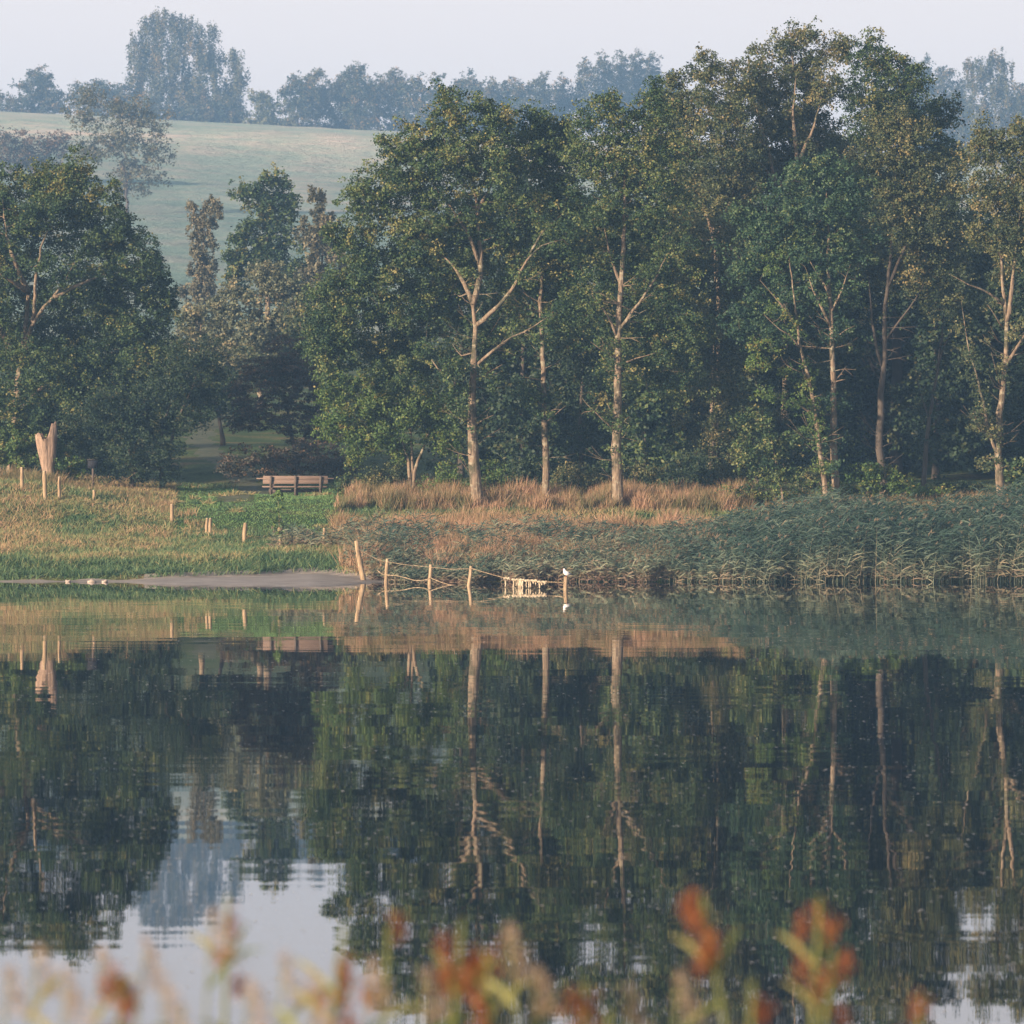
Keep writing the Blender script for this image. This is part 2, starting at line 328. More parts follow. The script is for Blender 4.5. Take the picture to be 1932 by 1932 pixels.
# ---------------------------------------------------------------- water
def watermat():
    m, t, o = newmat('lake_water')
    d = t.nodes.new('ShaderNodeBsdfPrincipled')
    d.inputs['Base Color'].default_value = (.003, .006, .010, 1); d.inputs['Roughness'].default_value = .012
    d.inputs['IOR'].default_value = 1.55
    tc = t.nodes.new('ShaderNodeTexCoord')
    def wave(sx, sy, scale, det, rot=0.):
        mp = t.nodes.new('ShaderNodeMapping'); mp.inputs['Scale'].default_value = (sx, sy, 1); mp.inputs['Rotation'].default_value = (0, 0, rot)
        n = t.nodes.new('ShaderNodeTexNoise'); n.inputs['Scale'].default_value = scale; n.inputs['Detail'].default_value = det
        n.inputs['Roughness'].default_value = .55
        t.links.new(tc.outputs['Object'], mp.inputs[0]); t.links.new(mp.outputs[0], n.inputs['Vector'])
        s = t.nodes.new('ShaderNodeVectorMath'); s.operation = 'SUBTRACT'; s.inputs[1].default_value = (.5, .5, .5)
        t.links.new(n.outputs['Color'], s.inputs[0]); return s, n
    def vm(op, a, b):
        v = t.nodes.new('ShaderNodeVectorMath'); v.operation = op
        for k, q in ((0, a), (1, b)):
            if isinstance(q, tuple): v.inputs[k].default_value = q
            else: t.links.new(q, v.inputs[k])
        return v.outputs[0]
    w1, _ = wave(.35, 1.7, 1.0, 3.0, .05)       # ripples a few decimetres long
    w2, _ = wave(.16, .30, 1.0, 2.0)            # slow swell
    w3, _ = wave(.02, .05, 1.0, 2.0, .1)        # breeze patches that scale the ripple
    cal = t.nodes.new('ShaderNodeTexNoise'); cal.inputs['Scale'].default_value = 1; cal.inputs['Detail'].default_value = 3
    mp = t.nodes.new('ShaderNodeMapping'); mp.inputs['Scale'].default_value = (.02, .06, 1)
    t.links.new(tc.outputs['Object'], mp.inputs[0]); t.links.new(mp.outputs[0], cal.inputs['Vector'])
    mr = t.nodes.new('ShaderNodeMapRange'); mr.inputs[1].default_value = .35; mr.inputs[2].default_value = .68
    mr.inputs[3].default_value = .25; mr.inputs[4].default_value = 1.3
    t.links.new(cal.outputs['Fac'], mr.inputs[0])
    a = vm('MULTIPLY', w1.outputs[0], (.0035, .0115, 0))
    b = vm('MULTIPLY', w2.outputs[0], (.003, .005, 0))
    s = t.nodes.new('ShaderNodeVectorMath'); s.operation = 'SCALE'
    t.links.new(vm('ADD', a, b), s.inputs[0]); t.links.new(mr.outputs[0], s.inputs['Scale'])
    nrm = t.nodes.new('ShaderNodeVectorMath'); nrm.operation = 'NORMALIZE'
    t.links.new(vm('ADD', s.outputs[0], (0, 0, 1)), nrm.inputs[0])
    t.links.new(nrm.outputs[0], d.inputs['Normal'])
    t.links.new(d.outputs[0], o.inputs[0]); return m
wx = [-499, 499]; wy = [14, 162.]
wo = build('water', [[wx[0], wy[0], 0], [wx[1], wy[0], 0], [wx[1], wy[1], 0], [wx[0], wy[1], 0]], [[0, 1, 2, 3]], watermat())
wo['kind'] = 'structure'
n = 9000
fy = 30+116*RNG.random(n)**1.25; fx = (RNG.random(n)-.5)*.2*fy*1.05
keep = noise2(fx*.4, fy*.12, 1.2, 4) > .32; fx, fy = fx[keep], fy[keep]; n = len(fx)
sz = (.0055+.014*RNG.random(n)**4)*(fy/90)**.5
V = np.zeros((n, 4, 3)); th = RNG.random(n)*6.28
for k in range(4):
    V[:, k, 0] = fx+np.cos(th+k*1.57)*sz*1.6; V[:, k, 1] = fy+np.sin(th+k*1.57)*sz*2.2; V[:, k, 2] = .003
tag(build('floating_fluff', V.reshape(-1, 3), np.arange(4*n).reshape(-1, 4), noisemat('fluff', [(.35, .38, .40), (.65, .66, .66)], 3)),
    'pale specks of fluff and duckweed floating all over the lake', 'floating fluff', kind='stuff')

# ---------------------------------------------------------------- trees
def make_tree(name, label, cat, Y, base, skel, lobes, mat, leaf=.12, per=85, dens_=1.0, cr=.5, twig=.016, bark='bark',
              group=None, hang=0., flat=.78, tipy=.0, trunk_r=.15, sides=10, only=None, yell=.12, bare=0, limbleaf=.62, upto=-.4):
    """skel: polylines [(px,py,dy)...], r0, r1; lobes: (px,py,rx,ry[,dy[,density]])"""
    s = F/Y
    bx, _ = base; X0 = (bx-CX)/F*Y; z0 = float(gz(X0, Y))
    root = empty(name, (X0, Y, z0), label, cat, group)
    wood = MB(); nodes = []; nrad = []; tips = []
    def P3(q): return P(q[0], q[1], Y, q[2] if len(q) > 2 else 0)
    if not skel:
        top = min(l[1]-l[3]*upto for l in lobes); mid = np.mean([l[0] for l in lobes]); 
        dyc = np.mean([l[4] if len(l) > 4 else 0 for l in lobes])
        ky = [base[1], (base[1]*.6+top*.4), (base[1]*.3+top*.7), top]
        skel = [([(base[0], ky[0], dyc), (base[0]*.7+mid*.3+random.uniform(-5, 5), ky[1], dyc), (base[0]*.4+mid*.6+random.uniform(-6, 6), ky[2], dyc), (mid, ky[3], dyc)], trunk_r, trunk_r*.25)]
    first = True
    for pl, r0, r1 in skel:
        q = np.array([P3(p) for p in pl])
        main_ = first
        if first:
            q = np.vstack([[q[0][0], q[0][1], min(float(gz(q[0][0], q[0][1])), q[0][2])-.15], q]); first = False
            rr0 = r0*1.35
        else: rr0 = r0
        # smooth resample
        d = np.r_[0, np.cumsum(np.linalg.norm(np.diff(q, axis=0), axis=1))]
        step = max(.35, 8/s); m_ = max(4, int(d[-1]/step)+1); u = np.linspace(0, d[-1], m_)
        c = np.stack([np.interp(u, d, q[:, k]) for k in range(3)], 1)
        for _ in range(2): c[1:-1] = .25*c[:-2]+.5*c[1:-1]+.25*c[2:]
        c[1:-1] += RNG.normal(0, .013*(150/s if s < 30 else 1), (m_-2, 3))
        rad = np.interp(u, [0, min(.5, d[-1]*.2), d[-1]], [rr0, r0, r1*.45])*(1+.03*RNG.normal(size=m_))
        if limbleaf and not main_:
            for f_ in np.arange(.50, 1.12, .42/max(d[-1], .4)):
                if RNG.random() < limbleaf: tips.append(c[min(m_-1, int(f_*(m_-1)))]+RNG.normal(0, .24, 3)+np.array([0, 0, .12]))
        wood.tube(c, rad, sides)
        st = 0 if len(skel) > 1 and not nodes else 0
        for p_, r_ in zip(c, rad): nodes.append(p_); nrad.append(r_)
    nodes = np.array(nodes); nrad = np.array(nrad)
    ztop = nodes[:, 2].max()
    # foliage clump centres inside the lobes
    C = []; CB = []
    for l in lobes:
        px, py, rx, ry = l[:4]; dy = l[4] if len(l) > 4 else 0; dn = l[5] if len(l) > 5 else 1
        c = P(px, py, Y, dy); r3 = np.array([rx/s, max(rx, ry)*.85/s, ry/s])
        area = np.pi*r3[0]*r3[2]
        k = max(5, int(dn*dens_*area/(cr*cr)*2.1))
        v = unit(RNG.normal(size=(k, 3))); rr = RNG.random(k)**(1/2.6)
        # lumpy outline
        lump = .80+.38*noise2(np.arctan2(v[:, 2], v[:, 0])*3+px, v[:, 1]*3+py, 1.0, 9)
        q = v*(rr*lump)[:, None]
        C.append(c+q*r3); CB.append(q)
    if tips: C.append(np.array(tips)); CB.append(unit(RNG.normal(size=(len(tips), 3))))
    C = np.vstack(C); CB = np.vstack(CB); k = len(C)
    g = gz(C[:, 0], C[:, 1]); C[:, 2] = np.maximum(C[:, 2], g+.25)
    # twigs: every clump hangs on the nearest limb
    order = np.argsort(np.min(np.linalg.norm(C[:, None]-nodes[None, ::3], axis=2), axis=1))
    NN = np.zeros((len(nodes)+k*3, 3)); NR = np.zeros(len(NN)); nn = len(nodes); NN[:nn] = nodes; NR[:nn] = nrad
    for o_ in order:
        c = C[o_]; d = NN[:nn]-c; dist = np.sqrt((d*d).sum(1)); cost = dist+.9*np.maximum(0, NN[:nn, 2]-c[2])+np.maximum(0, .9-(NN[:nn, 2]-z0))*.8
        b_ = int(np.argmin(cost)); a = NN[b_]; L = dist[b_]
        if L < .12: continue
        r0 = min(NR[b_]*.62, .012+.016*L+twig*.5)
        mid = (a+c)/2+RNG.normal(0, .07*L, 3)+np.array([0, 0, -.06*L]); m2 = a*.75+mid*.25+RNG.normal(0, .03*L, 3); m3 = mid*.45+c*.55+RNG.normal(0, .05*L, 3)
        pts = np.array([a, m2, mid, m3, c]); rad = np.array([r0, r0*.85, r0*.65, r0*.45, r0*.2])
        wood.tube(pts, np.maximum(rad, .004), 4 if L < 1.6 else 5, cap=False)
        NN[nn:nn+3] = [mid, m3, c]; NR[nn:nn+3] = rad[2:]; nn += 3
    if bare:
        m0 = nodes[:, 2] < z0+bare*(ztop-z0); cand = np.where(m0 & (nrad > .045) & (nodes[:, 2] > z0+.8))[0]
        for q in range(min(len(cand), 26)):
            a = nodes[random.choice(list(cand))]; sg = random.choice((-1, 1)); L = random.uniform(.25, 1.15)
            d1 = np.array([sg*random.uniform(.5, 1), random.uniform(-.8, .3), random.uniform(-.1, .7)]); d1 /= np.linalg.norm(d1)
            p1 = a+d1*L*.5+np.array([0, 0, random.uniform(-.06, .06)]); p2 = a+d1*L+np.array([random.uniform(-.12, .12), 0, random.uniform(-.05, .22)]); tr0 = random.uniform(.008, .022)
            wood.tube([a, (a+p1)/2, p1, p2], [tr0*1.3, tr0, tr0*.7, .004], 5)
            if L > .6: wood.tube([p1, p1+(p2-p1)*.5+np.array([0, 0, -.12*sg]), p1+(p2-p1)*.8+np.array([0, .05, -.22*sg])], [tr0*.6, tr0*.4, .003], 4)
    wo_ = wood.build('trunk', M[bark], root, smooth=True)
    # leaves
    if leaf < .14: leaf *= .76; per *= 1.65
    per_ = max(6, int(per*1.25)); cnt = RNG.integers(int(per_*.45), int(per_*1.5)+1, k); tot = cnt.sum()
    idx = np.repeat(np.arange(k), cnt)
    NS = 9
    sc3 = unit(RNG.normal(size=(k, NS, 3)))*(RNG.random((k, NS, 1))**.5)
    si = RNG.integers(0, NS, tot)
    sx = cr*(.6+.8*RNG.random(k))[idx][:, None]
    off = (sc3[idx, si]*sx+RNG.normal(size=(tot, 3))*cr*.17)*np.array([1, 1, flat])
    # tilt each pad outward
    off[:, 2] -= .35*np.linalg.norm(off[:, :2], axis=1)*RNG.random(k)[idx]
    if hang: off[:, 2] = off[:, 2]*.6-RNG.random(tot)*hang*(.5+RNG.random(k))[idx]; off[:, :2] *= .55
    Lc = C[idx]+off
    base_t = .33+.22*RNG.normal(size=k)
    tint = base_t[idx]+(.15*RNG.normal(size=(k, NS)))[idx, si]+.15*RNG.normal(size=tot)
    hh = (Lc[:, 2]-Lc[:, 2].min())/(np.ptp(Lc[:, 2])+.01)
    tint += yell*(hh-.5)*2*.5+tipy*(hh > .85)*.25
    tint = np.clip(tint, 0, 1)
    bias = (CB[idx]*1.1+np.array([0, 0, .5]))
    V, Fq = leaves(Lc, leaf, leaf*.68, bias)
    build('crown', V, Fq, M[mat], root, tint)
    return root

exec_trees = []
# -- left oak with the spreading boughs
make_tree('oak_tree', 'large spreading green oak at the left edge with pale forked boughs and golden top leaves', 'tree', 183, (22, 905),
  [([(22, 900, 0), (30, 780, 0), (38, 690, 0), (50, 632, -.6), (56, 590, -1), (60, 554, -1.2)], .20, .12),
   ([(38, 690, 0), (17, 650, -.5), (0, 600, -1), (-30, 540, -1)], .12, .05),
   ([(60, 554, -1.2), (50, 530, -1.6), (41, 506, -2), (31, 478, -2), (17, 437, -1.5), (10, 380, -1)], .09, .02),
   ([(60, 554, -1.2), (40, 538, -2), (20, 526, -2.4), (-10, 510, -2.4)], .10, .04),
   ([(40, 680, 0), (60, 625, -1), (82, 595, -1.8), (113, 564, -2.3), (130, 540, -2.5), (150, 500, -2)], .11, .03),
   ([(68, 615, -1.2), (75, 581, -2), (77, 543, -2.4), (87, 470, -2), (103, 424, -1.5), (110, 370, -1)], .07, .02),
   ([(113, 564, -2.3), (160, 540, -2), (215, 515, -1)], .07, .03),
   ([(30, 780, 0), (90, 720, 0), (160, 690, 0), (240, 650, 1)], .08, .02)],
  [(10, 370, 55, 50, 0), (80, 350, 60, 35, 0), (150, 345, 42, 38, -1), (160, 320, 22, 26, -1), (110, 385, 80, 50, 0), (185, 430, 70, 60, 0), (30, 430, 55, 30, 1.5),
   (205, 360, 18, 22, -1), (262, 490, 50, 55, 0), (200, 520, 80, 70, 0), (50, 500, 90, 90, 3, .7), (290, 540, 35, 45, 0), (240, 590, 70, 60, 0), (310, 570, 28, 40, 0),
   (120, 640, 140, 70, 1.5), (10, 640, 60, 70, 2), (270, 660, 70, 70, 0), (170, 720, 130, 60, 0), (40, 740, 90, 60, 2), (-50, 480, 90, 160, 0), (-20, 590, 45, 35, -2), (120, 560, 60, 35, 1.5), (90, 690, 90, 60, -1.2, .8), (30, 650, 50, 30, -1.5, .3), (70, 400, 60, 40, -1.5, .6), (20, 470, 30, 30, -2, .3), (110, 500, 50, 35, -2.2, .3), (30, 800, 80, 60, -1, .9)],
  'oak', leaf=.13, per=75, cr=.48, twig=.03, tipy=1.0, dens_=1.15)
# -- dark shaded growth under the oak
make_tree('hawthorn_tree', 'dark multi-stemmed hawthorn left of the footpath in the shade of the oak', 'tree', 180, (305, 885),
  [([(305, 890, 0), (300, 840, 0), (312, 790, 0), (330, 730, 0)], .08, .03), ([(318, 885, 0), (320, 830, 0), (345, 770, 0), (370, 710, 0)], .07, .03), ([(302, 870, 0), (285, 810, 0), (270, 750, 0)], .06, .03)],
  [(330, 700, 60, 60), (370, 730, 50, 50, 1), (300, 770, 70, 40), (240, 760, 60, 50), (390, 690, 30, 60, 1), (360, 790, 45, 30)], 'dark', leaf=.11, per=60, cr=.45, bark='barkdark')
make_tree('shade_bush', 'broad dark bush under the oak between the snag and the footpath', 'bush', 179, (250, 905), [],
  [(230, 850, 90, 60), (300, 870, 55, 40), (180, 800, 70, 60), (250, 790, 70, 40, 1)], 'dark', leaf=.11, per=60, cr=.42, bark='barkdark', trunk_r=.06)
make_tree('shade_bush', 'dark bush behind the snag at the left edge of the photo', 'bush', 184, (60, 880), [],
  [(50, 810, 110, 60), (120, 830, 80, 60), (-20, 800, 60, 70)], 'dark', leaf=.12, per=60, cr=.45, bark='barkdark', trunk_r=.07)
make_tree('elder_bush', 'sunlit bright green bush hugging the right side of the broken snag', 'bush', 178, (118, 905), [],
  [(120, 870, 22, 28), (135, 885, 22, 24), (103, 850, 12, 18)], 'yellowgreen', leaf=.13, per=50, cr=.3, bark='barkdark', trunk_r=.03)
make_tree('bramble_bush', 'sunlit bramble bush left of the snag above the tan grass', 'bush', 179.5, (30, 890), [],
  [(30, 855, 38, 28), (-5, 865, 30, 26), (62, 870, 16, 24), (45, 825, 35, 14)], 'yellowgreen', leaf=.12, per=50, cr=.32, bark='barkdark', trunk_r=.03)

# -- main tree by the water
make_tree('field_maple', 'tall green tree with bare pale forked trunk at the middle of the far bank', 'tree', 167, (905, 960),
  [([(903, 962, 0), (897, 900, 0), (893, 860, 0), (890, 800, 0), (891, 740, 0), (895, 670, 0), (897, 620, 0), (892, 575, 0)], .205, .13),
   ([(897, 615, 0), (915, 600, -.2), (940, 582, -.5), (960, 555, -.7), (975, 535, -.9), (985, 505, -1), (1000, 480, -1.2), (1018, 462, -1.2), (1062, 455, -1.3)], .075, .025),
   ([(1000, 480, -1.2), (1006, 465, -1.2), (1022, 440, -1.2), (1050, 415, -1)], .04, .015),
   ([(892, 575, 0), (882, 545, .2), (870, 520, .3), (850, 490, .5), (820, 470, .5)], .08, .03),
   ([(892, 575, 0), (904, 540, .2), (908, 500, .5), (904, 440, .5), (898, 370, .5), (890, 300, .4), (884, 240, .3)], .10, .025),
   ([(904, 500, .5), (890, 450, .2), (865, 410, 0), (840, 380, 0), (810, 340, 0)], .06, .02),
   ([(900, 400, .5), (925, 350, .3), (950, 300, .2)], .045, .015),
   ([(900, 688, 0), (925, 665, -.3), (960, 640, -.6), (1000, 622, -.7), (1045, 590, -.8)], .05, .014),
   ([(885, 745, 0), (862, 728, -.4), (842, 715, -.6), (815, 680, -.8)], .065, .03),
   ([(905, 715, 0), (920, 700, -.3), (948, 688, -.4)], .035, .02),
   ([(900, 800, 0), (915, 790, -.3), (932, 783, -.4)], .025, .014)],
  [(862, 215, 45, 42, 0), (850, 175, 20, 16), (915, 205, 40, 30), (945, 250, 45, 45), (790, 270, 45, 35), (740, 265, 22, 25), (840, 280, 90, 60), (940, 310, 80, 60), (1000, 215, 38, 30, 1), (1010, 270, 50, 55, 1), (1050, 240, 25, 30, 1.5),
   (730, 330, 70, 50), (700, 380, 60, 40), (830, 390, 110, 80, .6), (960, 410, 90, 70, .8), (1040, 400, 60, 90, 1.4), (660, 440, 45, 45), (760, 470, 90, 70, .6), (690, 520, 80, 50), (860, 480, 80, 60, 1.2), (1000, 500, 70, 60, 1.8),
   (605, 540, 36, 22), (650, 550, 50, 34), (600, 600, 34, 30), (625, 620, 60, 50), (680, 600, 80, 50, .5), (780, 570, 80, 60, .8), (735, 625, 70, 50, 1.6), (850, 560, 50, 50, 1.4), (620, 660, 50, 60), (720, 680, 80, 50, .8), (810, 655, 55, 50, 1.2), (1060, 440, 40, 30, -1, .5), (1040, 600, 40, 30, .8, .3),
   (905, 640, 26, 22, 1.6, .6), (860, 760, 26, 30, -.5, .5), (855, 700, 20, 16, -.8, .5), (965, 580, 40, 40, 1.8, .8), (940, 640, 40, 50, 2.2, .8)],
  'main', leaf=.115, per=85, cr=.44, twig=.02, bare=.6)
make_tree('hazel_tree', 'low yellow-green tree with several short stems just left of the tall forked tree', 'tree', 170.8, (778, 905),
  [([(778, 915, 0), (782, 885, 0), (790, 860, 0), (810, 820, 0), (820, 770, 0)], .07, .025), ([(775, 915, 0), (772, 885, 0), (768, 850, 0), (740, 800, 0), (715, 750, 0)], .06, .02), ([(780, 910, 0), (778, 870, 0), (775, 800, 0), (770, 730, 0)], .05, .02)],
  [(640, 730, 50, 30), (700, 730, 60, 40), (770, 720, 60, 45), (650, 780, 55, 35), (730, 790, 70, 45), (690, 830, 60, 38), (620, 800, 22, 22), (800, 780, 50, 45), (830, 830, 35, 35), (740, 850, 45, 25, .5), (835, 770, 32, 35)],
  'yellowgreen', leaf=.115, per=80, cr=.42)
make_tree('slim_tree', 'slim straight trunk with sparse leaves second from the left between the two thick pale trunks', 'tree', 168.5, (1030, 955),
  [([(1031, 960, 0), (1029, 900, 0), (1030, 840, 0), (1026, 780, 0), (1026, 710, 0), (1023, 640, 0), (1018, 560, 0), (1030, 470, .3), (1045, 380, .4), (1050, 300, .4)], .125, .035),
   ([(1026, 720, 0), (1005, 712, -.3), (990, 712, -.5)], .03, .012), ([(1029, 770, 0), (1012, 752, -.3), (995, 740, -.4)], .02, .01), ([(1026, 800, 0), (1050, 780, -.4), (1068, 765, -.5)], .02, .01)],
  [(1035, 250, 40, 50), (1070, 300, 45, 60), (1060, 380, 50, 60, .5), (1080, 460, 50, 60, .5), (1050, 540, 55, 60, .8), (1060, 620, 50, 50, 1), (1005, 745, 14, 14, -.3, .8), (1030, 770, 22, 50, .4, .5)],
  'main', leaf=.11, per=75, cr=.42, bare=.6)
make_tree('poplar_tree', 'tall tree with a straight pale leafy-flanked trunk right of the slim trunk', 'tree', 167, (1166, 965),
  [([(1166, 965, 0), (1165, 900, 0), (1163, 840, 0), (1166, 760, 0), (1167, 680, 0), (1166, 610, 0), (1172, 540, 0), (1176, 460, 0), (1180, 360, .2), (1175, 260, .3)], .185, .04),
   ([(1166, 640, 0), (1150, 600, -.3), (1130, 575, -.5), (1115, 555, -.4)], .05, .02), ([(1170, 620, 0), (1195, 585, -.3), (1225, 545, -.3), (1260, 480, 0)], .06, .02),
   ([(1164, 815, 0), (1145, 800, -.4), (1118, 775, -.7), (1102, 762, -.7), (1093, 745, -.7)], .035, .012), ([(1118, 775, -.7), (1105, 776, -.7), (1096, 782, -.7)], .014, .008),
   ([(1166, 690, 0), (1185, 680, -.3), (1240, 665, -.5)], .03, .01), ([(1164, 675, 0), (1135, 662, -.3), (1113, 645, -.5)], .028, .01), ([(1172, 540, 0), (1155, 500, 0), (1140, 430, 0)], .05, .02)],
  [(1140, 195, 28, 28), (1110, 230, 35, 35), (1165, 235, 50, 45), (1225, 215, 40, 45), (1240, 170, 22, 26), (1120, 300, 60, 55), (1200, 310, 75, 60), (1260, 290, 45, 60, .5), (1150, 390, 80, 60, .5), (1240, 400, 70, 70, .6),
   (1110, 470, 55, 60, .8), (1190, 480, 80, 60, 1), (1270, 500, 60, 70, .8), (1120, 570, 60, 60, 1), (1220, 590, 80, 60, 1.2), (1290, 600, 60, 60, 1), (1200, 680, 70, 50, 1.3), (1165, 800, 28, 70, .1, .45), (1150, 690, 30, 60, .2, .5), (1270, 700, 70, 60, 1.5)],
  'main', leaf=.11, per=78, cr=.44, bare=.6)
# -- the wood to the right
make_tree('ash_tree', 'broad brown-green crown left of the highest treetop, its pale limbs showing', 'tree', 182, (1345, 900),
  [([(1345, 910, 0), (1350, 700, 0), (1355, 560, 0), (1350, 470, 0), (1342, 400, 0)], .20, .12), ([(1350, 470, 0), (1340, 430, -1), (1322, 380, -.6), (1305, 330, -.5), (1290, 250, 0)], .07, .03), ([(1350, 450, 0), (1375, 400, -.4), (1390, 340, -.5), (1400, 280, 0), (1395, 200, 0)], .07, .03)],
  [(1330, 125, 40, 30), (1265, 190, 40, 45), (1300, 165, 45, 40), (1250, 260, 45, 60), (1370, 150, 40, 35), (1340, 210, 80, 50), (1280, 260, 60, 55), (1390, 240, 60, 60), (1330, 310, 90, 60), (1290, 380, 60, 60), (1370, 400, 80, 60, 1), (1400, 330, 40, 60), (1310, 470, 80, 60, 1), (1330, 360, 90, 60, -1.6, .7), (1370, 260, 60, 50, -1.6, .6)],
  'olive', leaf=.12, per=75, cr=.48, twig=.03)
make_tree('ash_tree', 'highest brown-green treetop of the wood, rising above every neighbour', 'tree', 184, (1475, 900),
  [([(1475, 910, 0), (1480, 600, 0), (1470, 450, 0), (1460, 352, -1), (1446, 292, -1.8), (1431, 252, -2), (1424, 219, -2), (1413, 175, -1.8)], .22, .04),
   ([(1446, 292, -1.8), (1430, 270, -2.2), (1415, 262, -2.2)], .05, .02), ([(1463, 370, -1), (1500, 310, -1.6), (1530, 250, -1.8), (1545, 190, -1.5)], .10, .03), ([(1500, 310, -1.6), (1490, 230, -1.8), (1500, 140, -1)], .07, .02), ([(1495, 135, -.6), (1493, 90, 0), (1490, 50, 0)], .03, .012), ([(1460, 352, -1), (1430, 310, -1.6), (1395, 275, -1.8)], .06, .02)],
  [(1490, 60, 20, 24), (1525, 60, 20, 22), (1500, 100, 40, 30), (1440, 110, 42, 34), (1550, 110, 38, 34), (1480, 150, 80, 40), (1420, 170, 55, 45), (1560, 170, 60, 50), (1590, 80, 10, 16), (1480, 220, 90, 55), (1430, 300, 70, 55, .5), (1530, 270, 85, 60, .5), (1480, 350, 90, 50, 1), (1560, 350, 80, 60, 1), (1560, 275, 70, 50, 2), (1480, 290, 80, 50, 2), (1500, 235, 70, 40, 1.5)],
  'olive', leaf=.12, per=75, cr=.48, twig=.03, tipy=.6)
make_tree('oak_tree', 'dark dense green oak crown at the right shoulder of the wood, against the sky', 'tree', 190, (1690, 900), [],
  [(1650, 95, 26, 30), (1625, 120, 40, 36), (1680, 125, 36, 36), (1720, 160, 40, 40), (1660, 180, 80, 50), (1740, 220, 55, 45), (1790, 205, 26, 22), (1690, 260, 80, 60), (1770, 270, 45, 50), (1640, 260, 60, 60), (1800, 310, 28, 40), (1720, 350, 90, 60)],
  'oak', leaf=.13, per=75, cr=.5, bark='barkdark', trunk_r=.25)
make_tree('aspen_tree', 'rounded olive crown over the two shaded grey trunks in the right half of the wood', 'tree', 173, (1667, 905),
  [([(1668, 905, 0), (1658, 850, 0), (1660, 790, 0), (1664, 720, 0), (1672, 650, 0), (1668, 600, 0), (1678, 520, 0), (1685, 430, 0), (1690, 330, 0)], .14, .04),
   ([(1664, 690, 0), (1650, 650, -.2), (1645, 600, -.2), (1640, 520, 0)], .06, .025), ([(1672, 640, 0), (1700, 600, -.2), (1730, 560, -.3), (1748, 525, -.3)], .04, .012), ([(1676, 540, 0), (1705, 470, 0), (1740, 400, 0)], .06, .02)],
  [(1695, 210, 28, 25), (1660, 235, 35, 30), (1700, 260, 60, 40), (1630, 290, 45, 40), (1740, 310, 55, 50), (1670, 340, 80, 55), (1750, 390, 65, 55), (1690, 430, 90, 55), (1800, 340, 30, 50), (1780, 450, 60, 60, .5), (1700, 510, 80, 50, 1), (1630, 470, 50, 60, 1), (1790, 540, 55, 60, 1)],
  'olive', leaf=.115, per=75, cr=.46, bark='barkdark', bare=.6)
make_tree('alder_tree', 'dark green crown on the straight pale trunk of the twin trunks', 'tree', 166, (1577, 962),
  [([(1577, 962, 0), (1575, 900, 0), (1574, 850, 0), (1572, 780, 0), (1572, 720, 0), (1571, 650, 0), (1568, 600, 0), (1566, 560, 0), (1562, 500, .1), (1565, 430, .2), (1560, 360, .3)], .135, .04),
   ([(1569, 620, 0), (1555, 595, -.2), (1543, 570, -.3), (1530, 540, -.4), (1518, 505, -.4)], .055, .02), ([(1568, 590, 0), (1585, 555, -.3), (1595, 530, -.4), (1603, 500, -.4)], .04, .014), ([(1566, 560, 0), (1550, 530, -.3), (1535, 505, -.3), (1520, 480, -.2)], .045, .014),
   ([(1572, 640, 0), (1590, 625, -.3), (1612, 615, -.4)], .025, .01)],
  [(1540, 305, 35, 30), (1505, 345, 45, 35), (1590, 350, 55, 45), (1560, 400, 80, 50), (1480, 400, 60, 45), (1440, 430, 55, 45), (1520, 470, 90, 50, .5), (1420, 490, 55, 45, .5), (1610, 460, 50, 50, .6), (1470, 540, 70, 45, 1), (1560, 560, 70, 40, 1.4, .7), (1400, 400, 22, 18), (1440, 600, 60, 50, 1.2), (1590, 620, 30, 20, .3, .4), (1573, 800, 18, 110, .1, .35)],
  'teal', leaf=.115, per=75, cr=.44, bare=.6)
make_tree('alder_tree', 'thin leaning trunk clothed in small sunlit leaves, crossing close to its straight twin', 'tree', 165.5, (1561, 962),
  [([(1561, 962, 0), (1557, 920, 0), (1549, 860, 0), (1541, 800, 0), (1533, 750, 0), (1522, 700, 0), (1508, 650, 0), (1502, 600, 0), (1495, 540, 0), (1490, 480, .3)], .10, .03),
   ([(1535, 790, 0), (1515, 765, -.4), (1490, 752, -.6), (1465, 755, -.7), (1442, 748, -.8)], .035, .012), ([(1510, 660, 0), (1490, 630, -.4), (1455, 615, -.6), (1440, 595, -.6)], .03, .01), ([(1505, 620, 0), (1480, 580, -.4), (1455, 555, -.6), (1432, 530, -.6)], .04, .012), ([(1527, 715, 0), (1512, 700, -.3), (1480, 688, -.5)], .03, .01)],
  [(1540, 800, 20, 60, -.1, .6), (1520, 720, 18, 40, -.1, .5), (1552, 890, 18, 50, -.1, .6), (1440, 690, 45, 14, -.7, .8), (1430, 655, 40, 16, -.7, .7), (1490, 760, 40, 10, -.7, .6), (1480, 470, 60, 40, 1), (1500, 620, 24, 30, 0, .4), (1440, 740, 26, 12, -.8, .8)],
  'yellowgreen', leaf=.10, per=42, cr=.32, bare=.6)
make_tree('leaning_tree', 'thin dark trunk leaning right, deep in shade left of the curving sunlit trunk', 'tree', 176, (1746, 900),
  [([(1743, 905, 0), (1746, 850, 0), (1752, 790, 0), (1765, 720, 0), (1772, 670, 0), (1795, 625, 0), (1825, 580, 0)], .095, .02), ([(1752, 790, 0), (1735, 740, 0), (1725, 690, 0)], .03, .01), ([(1768, 700, 0), (1778, 620, 0), (1785, 560, 0)], .04, .015)],
  [(1810, 560, 50, 50), (1770, 520, 50, 50, 1), (1745, 800, 30, 40, .2, .2)], 'dark', leaf=.11, per=45, cr=.4, bark='barkdark')
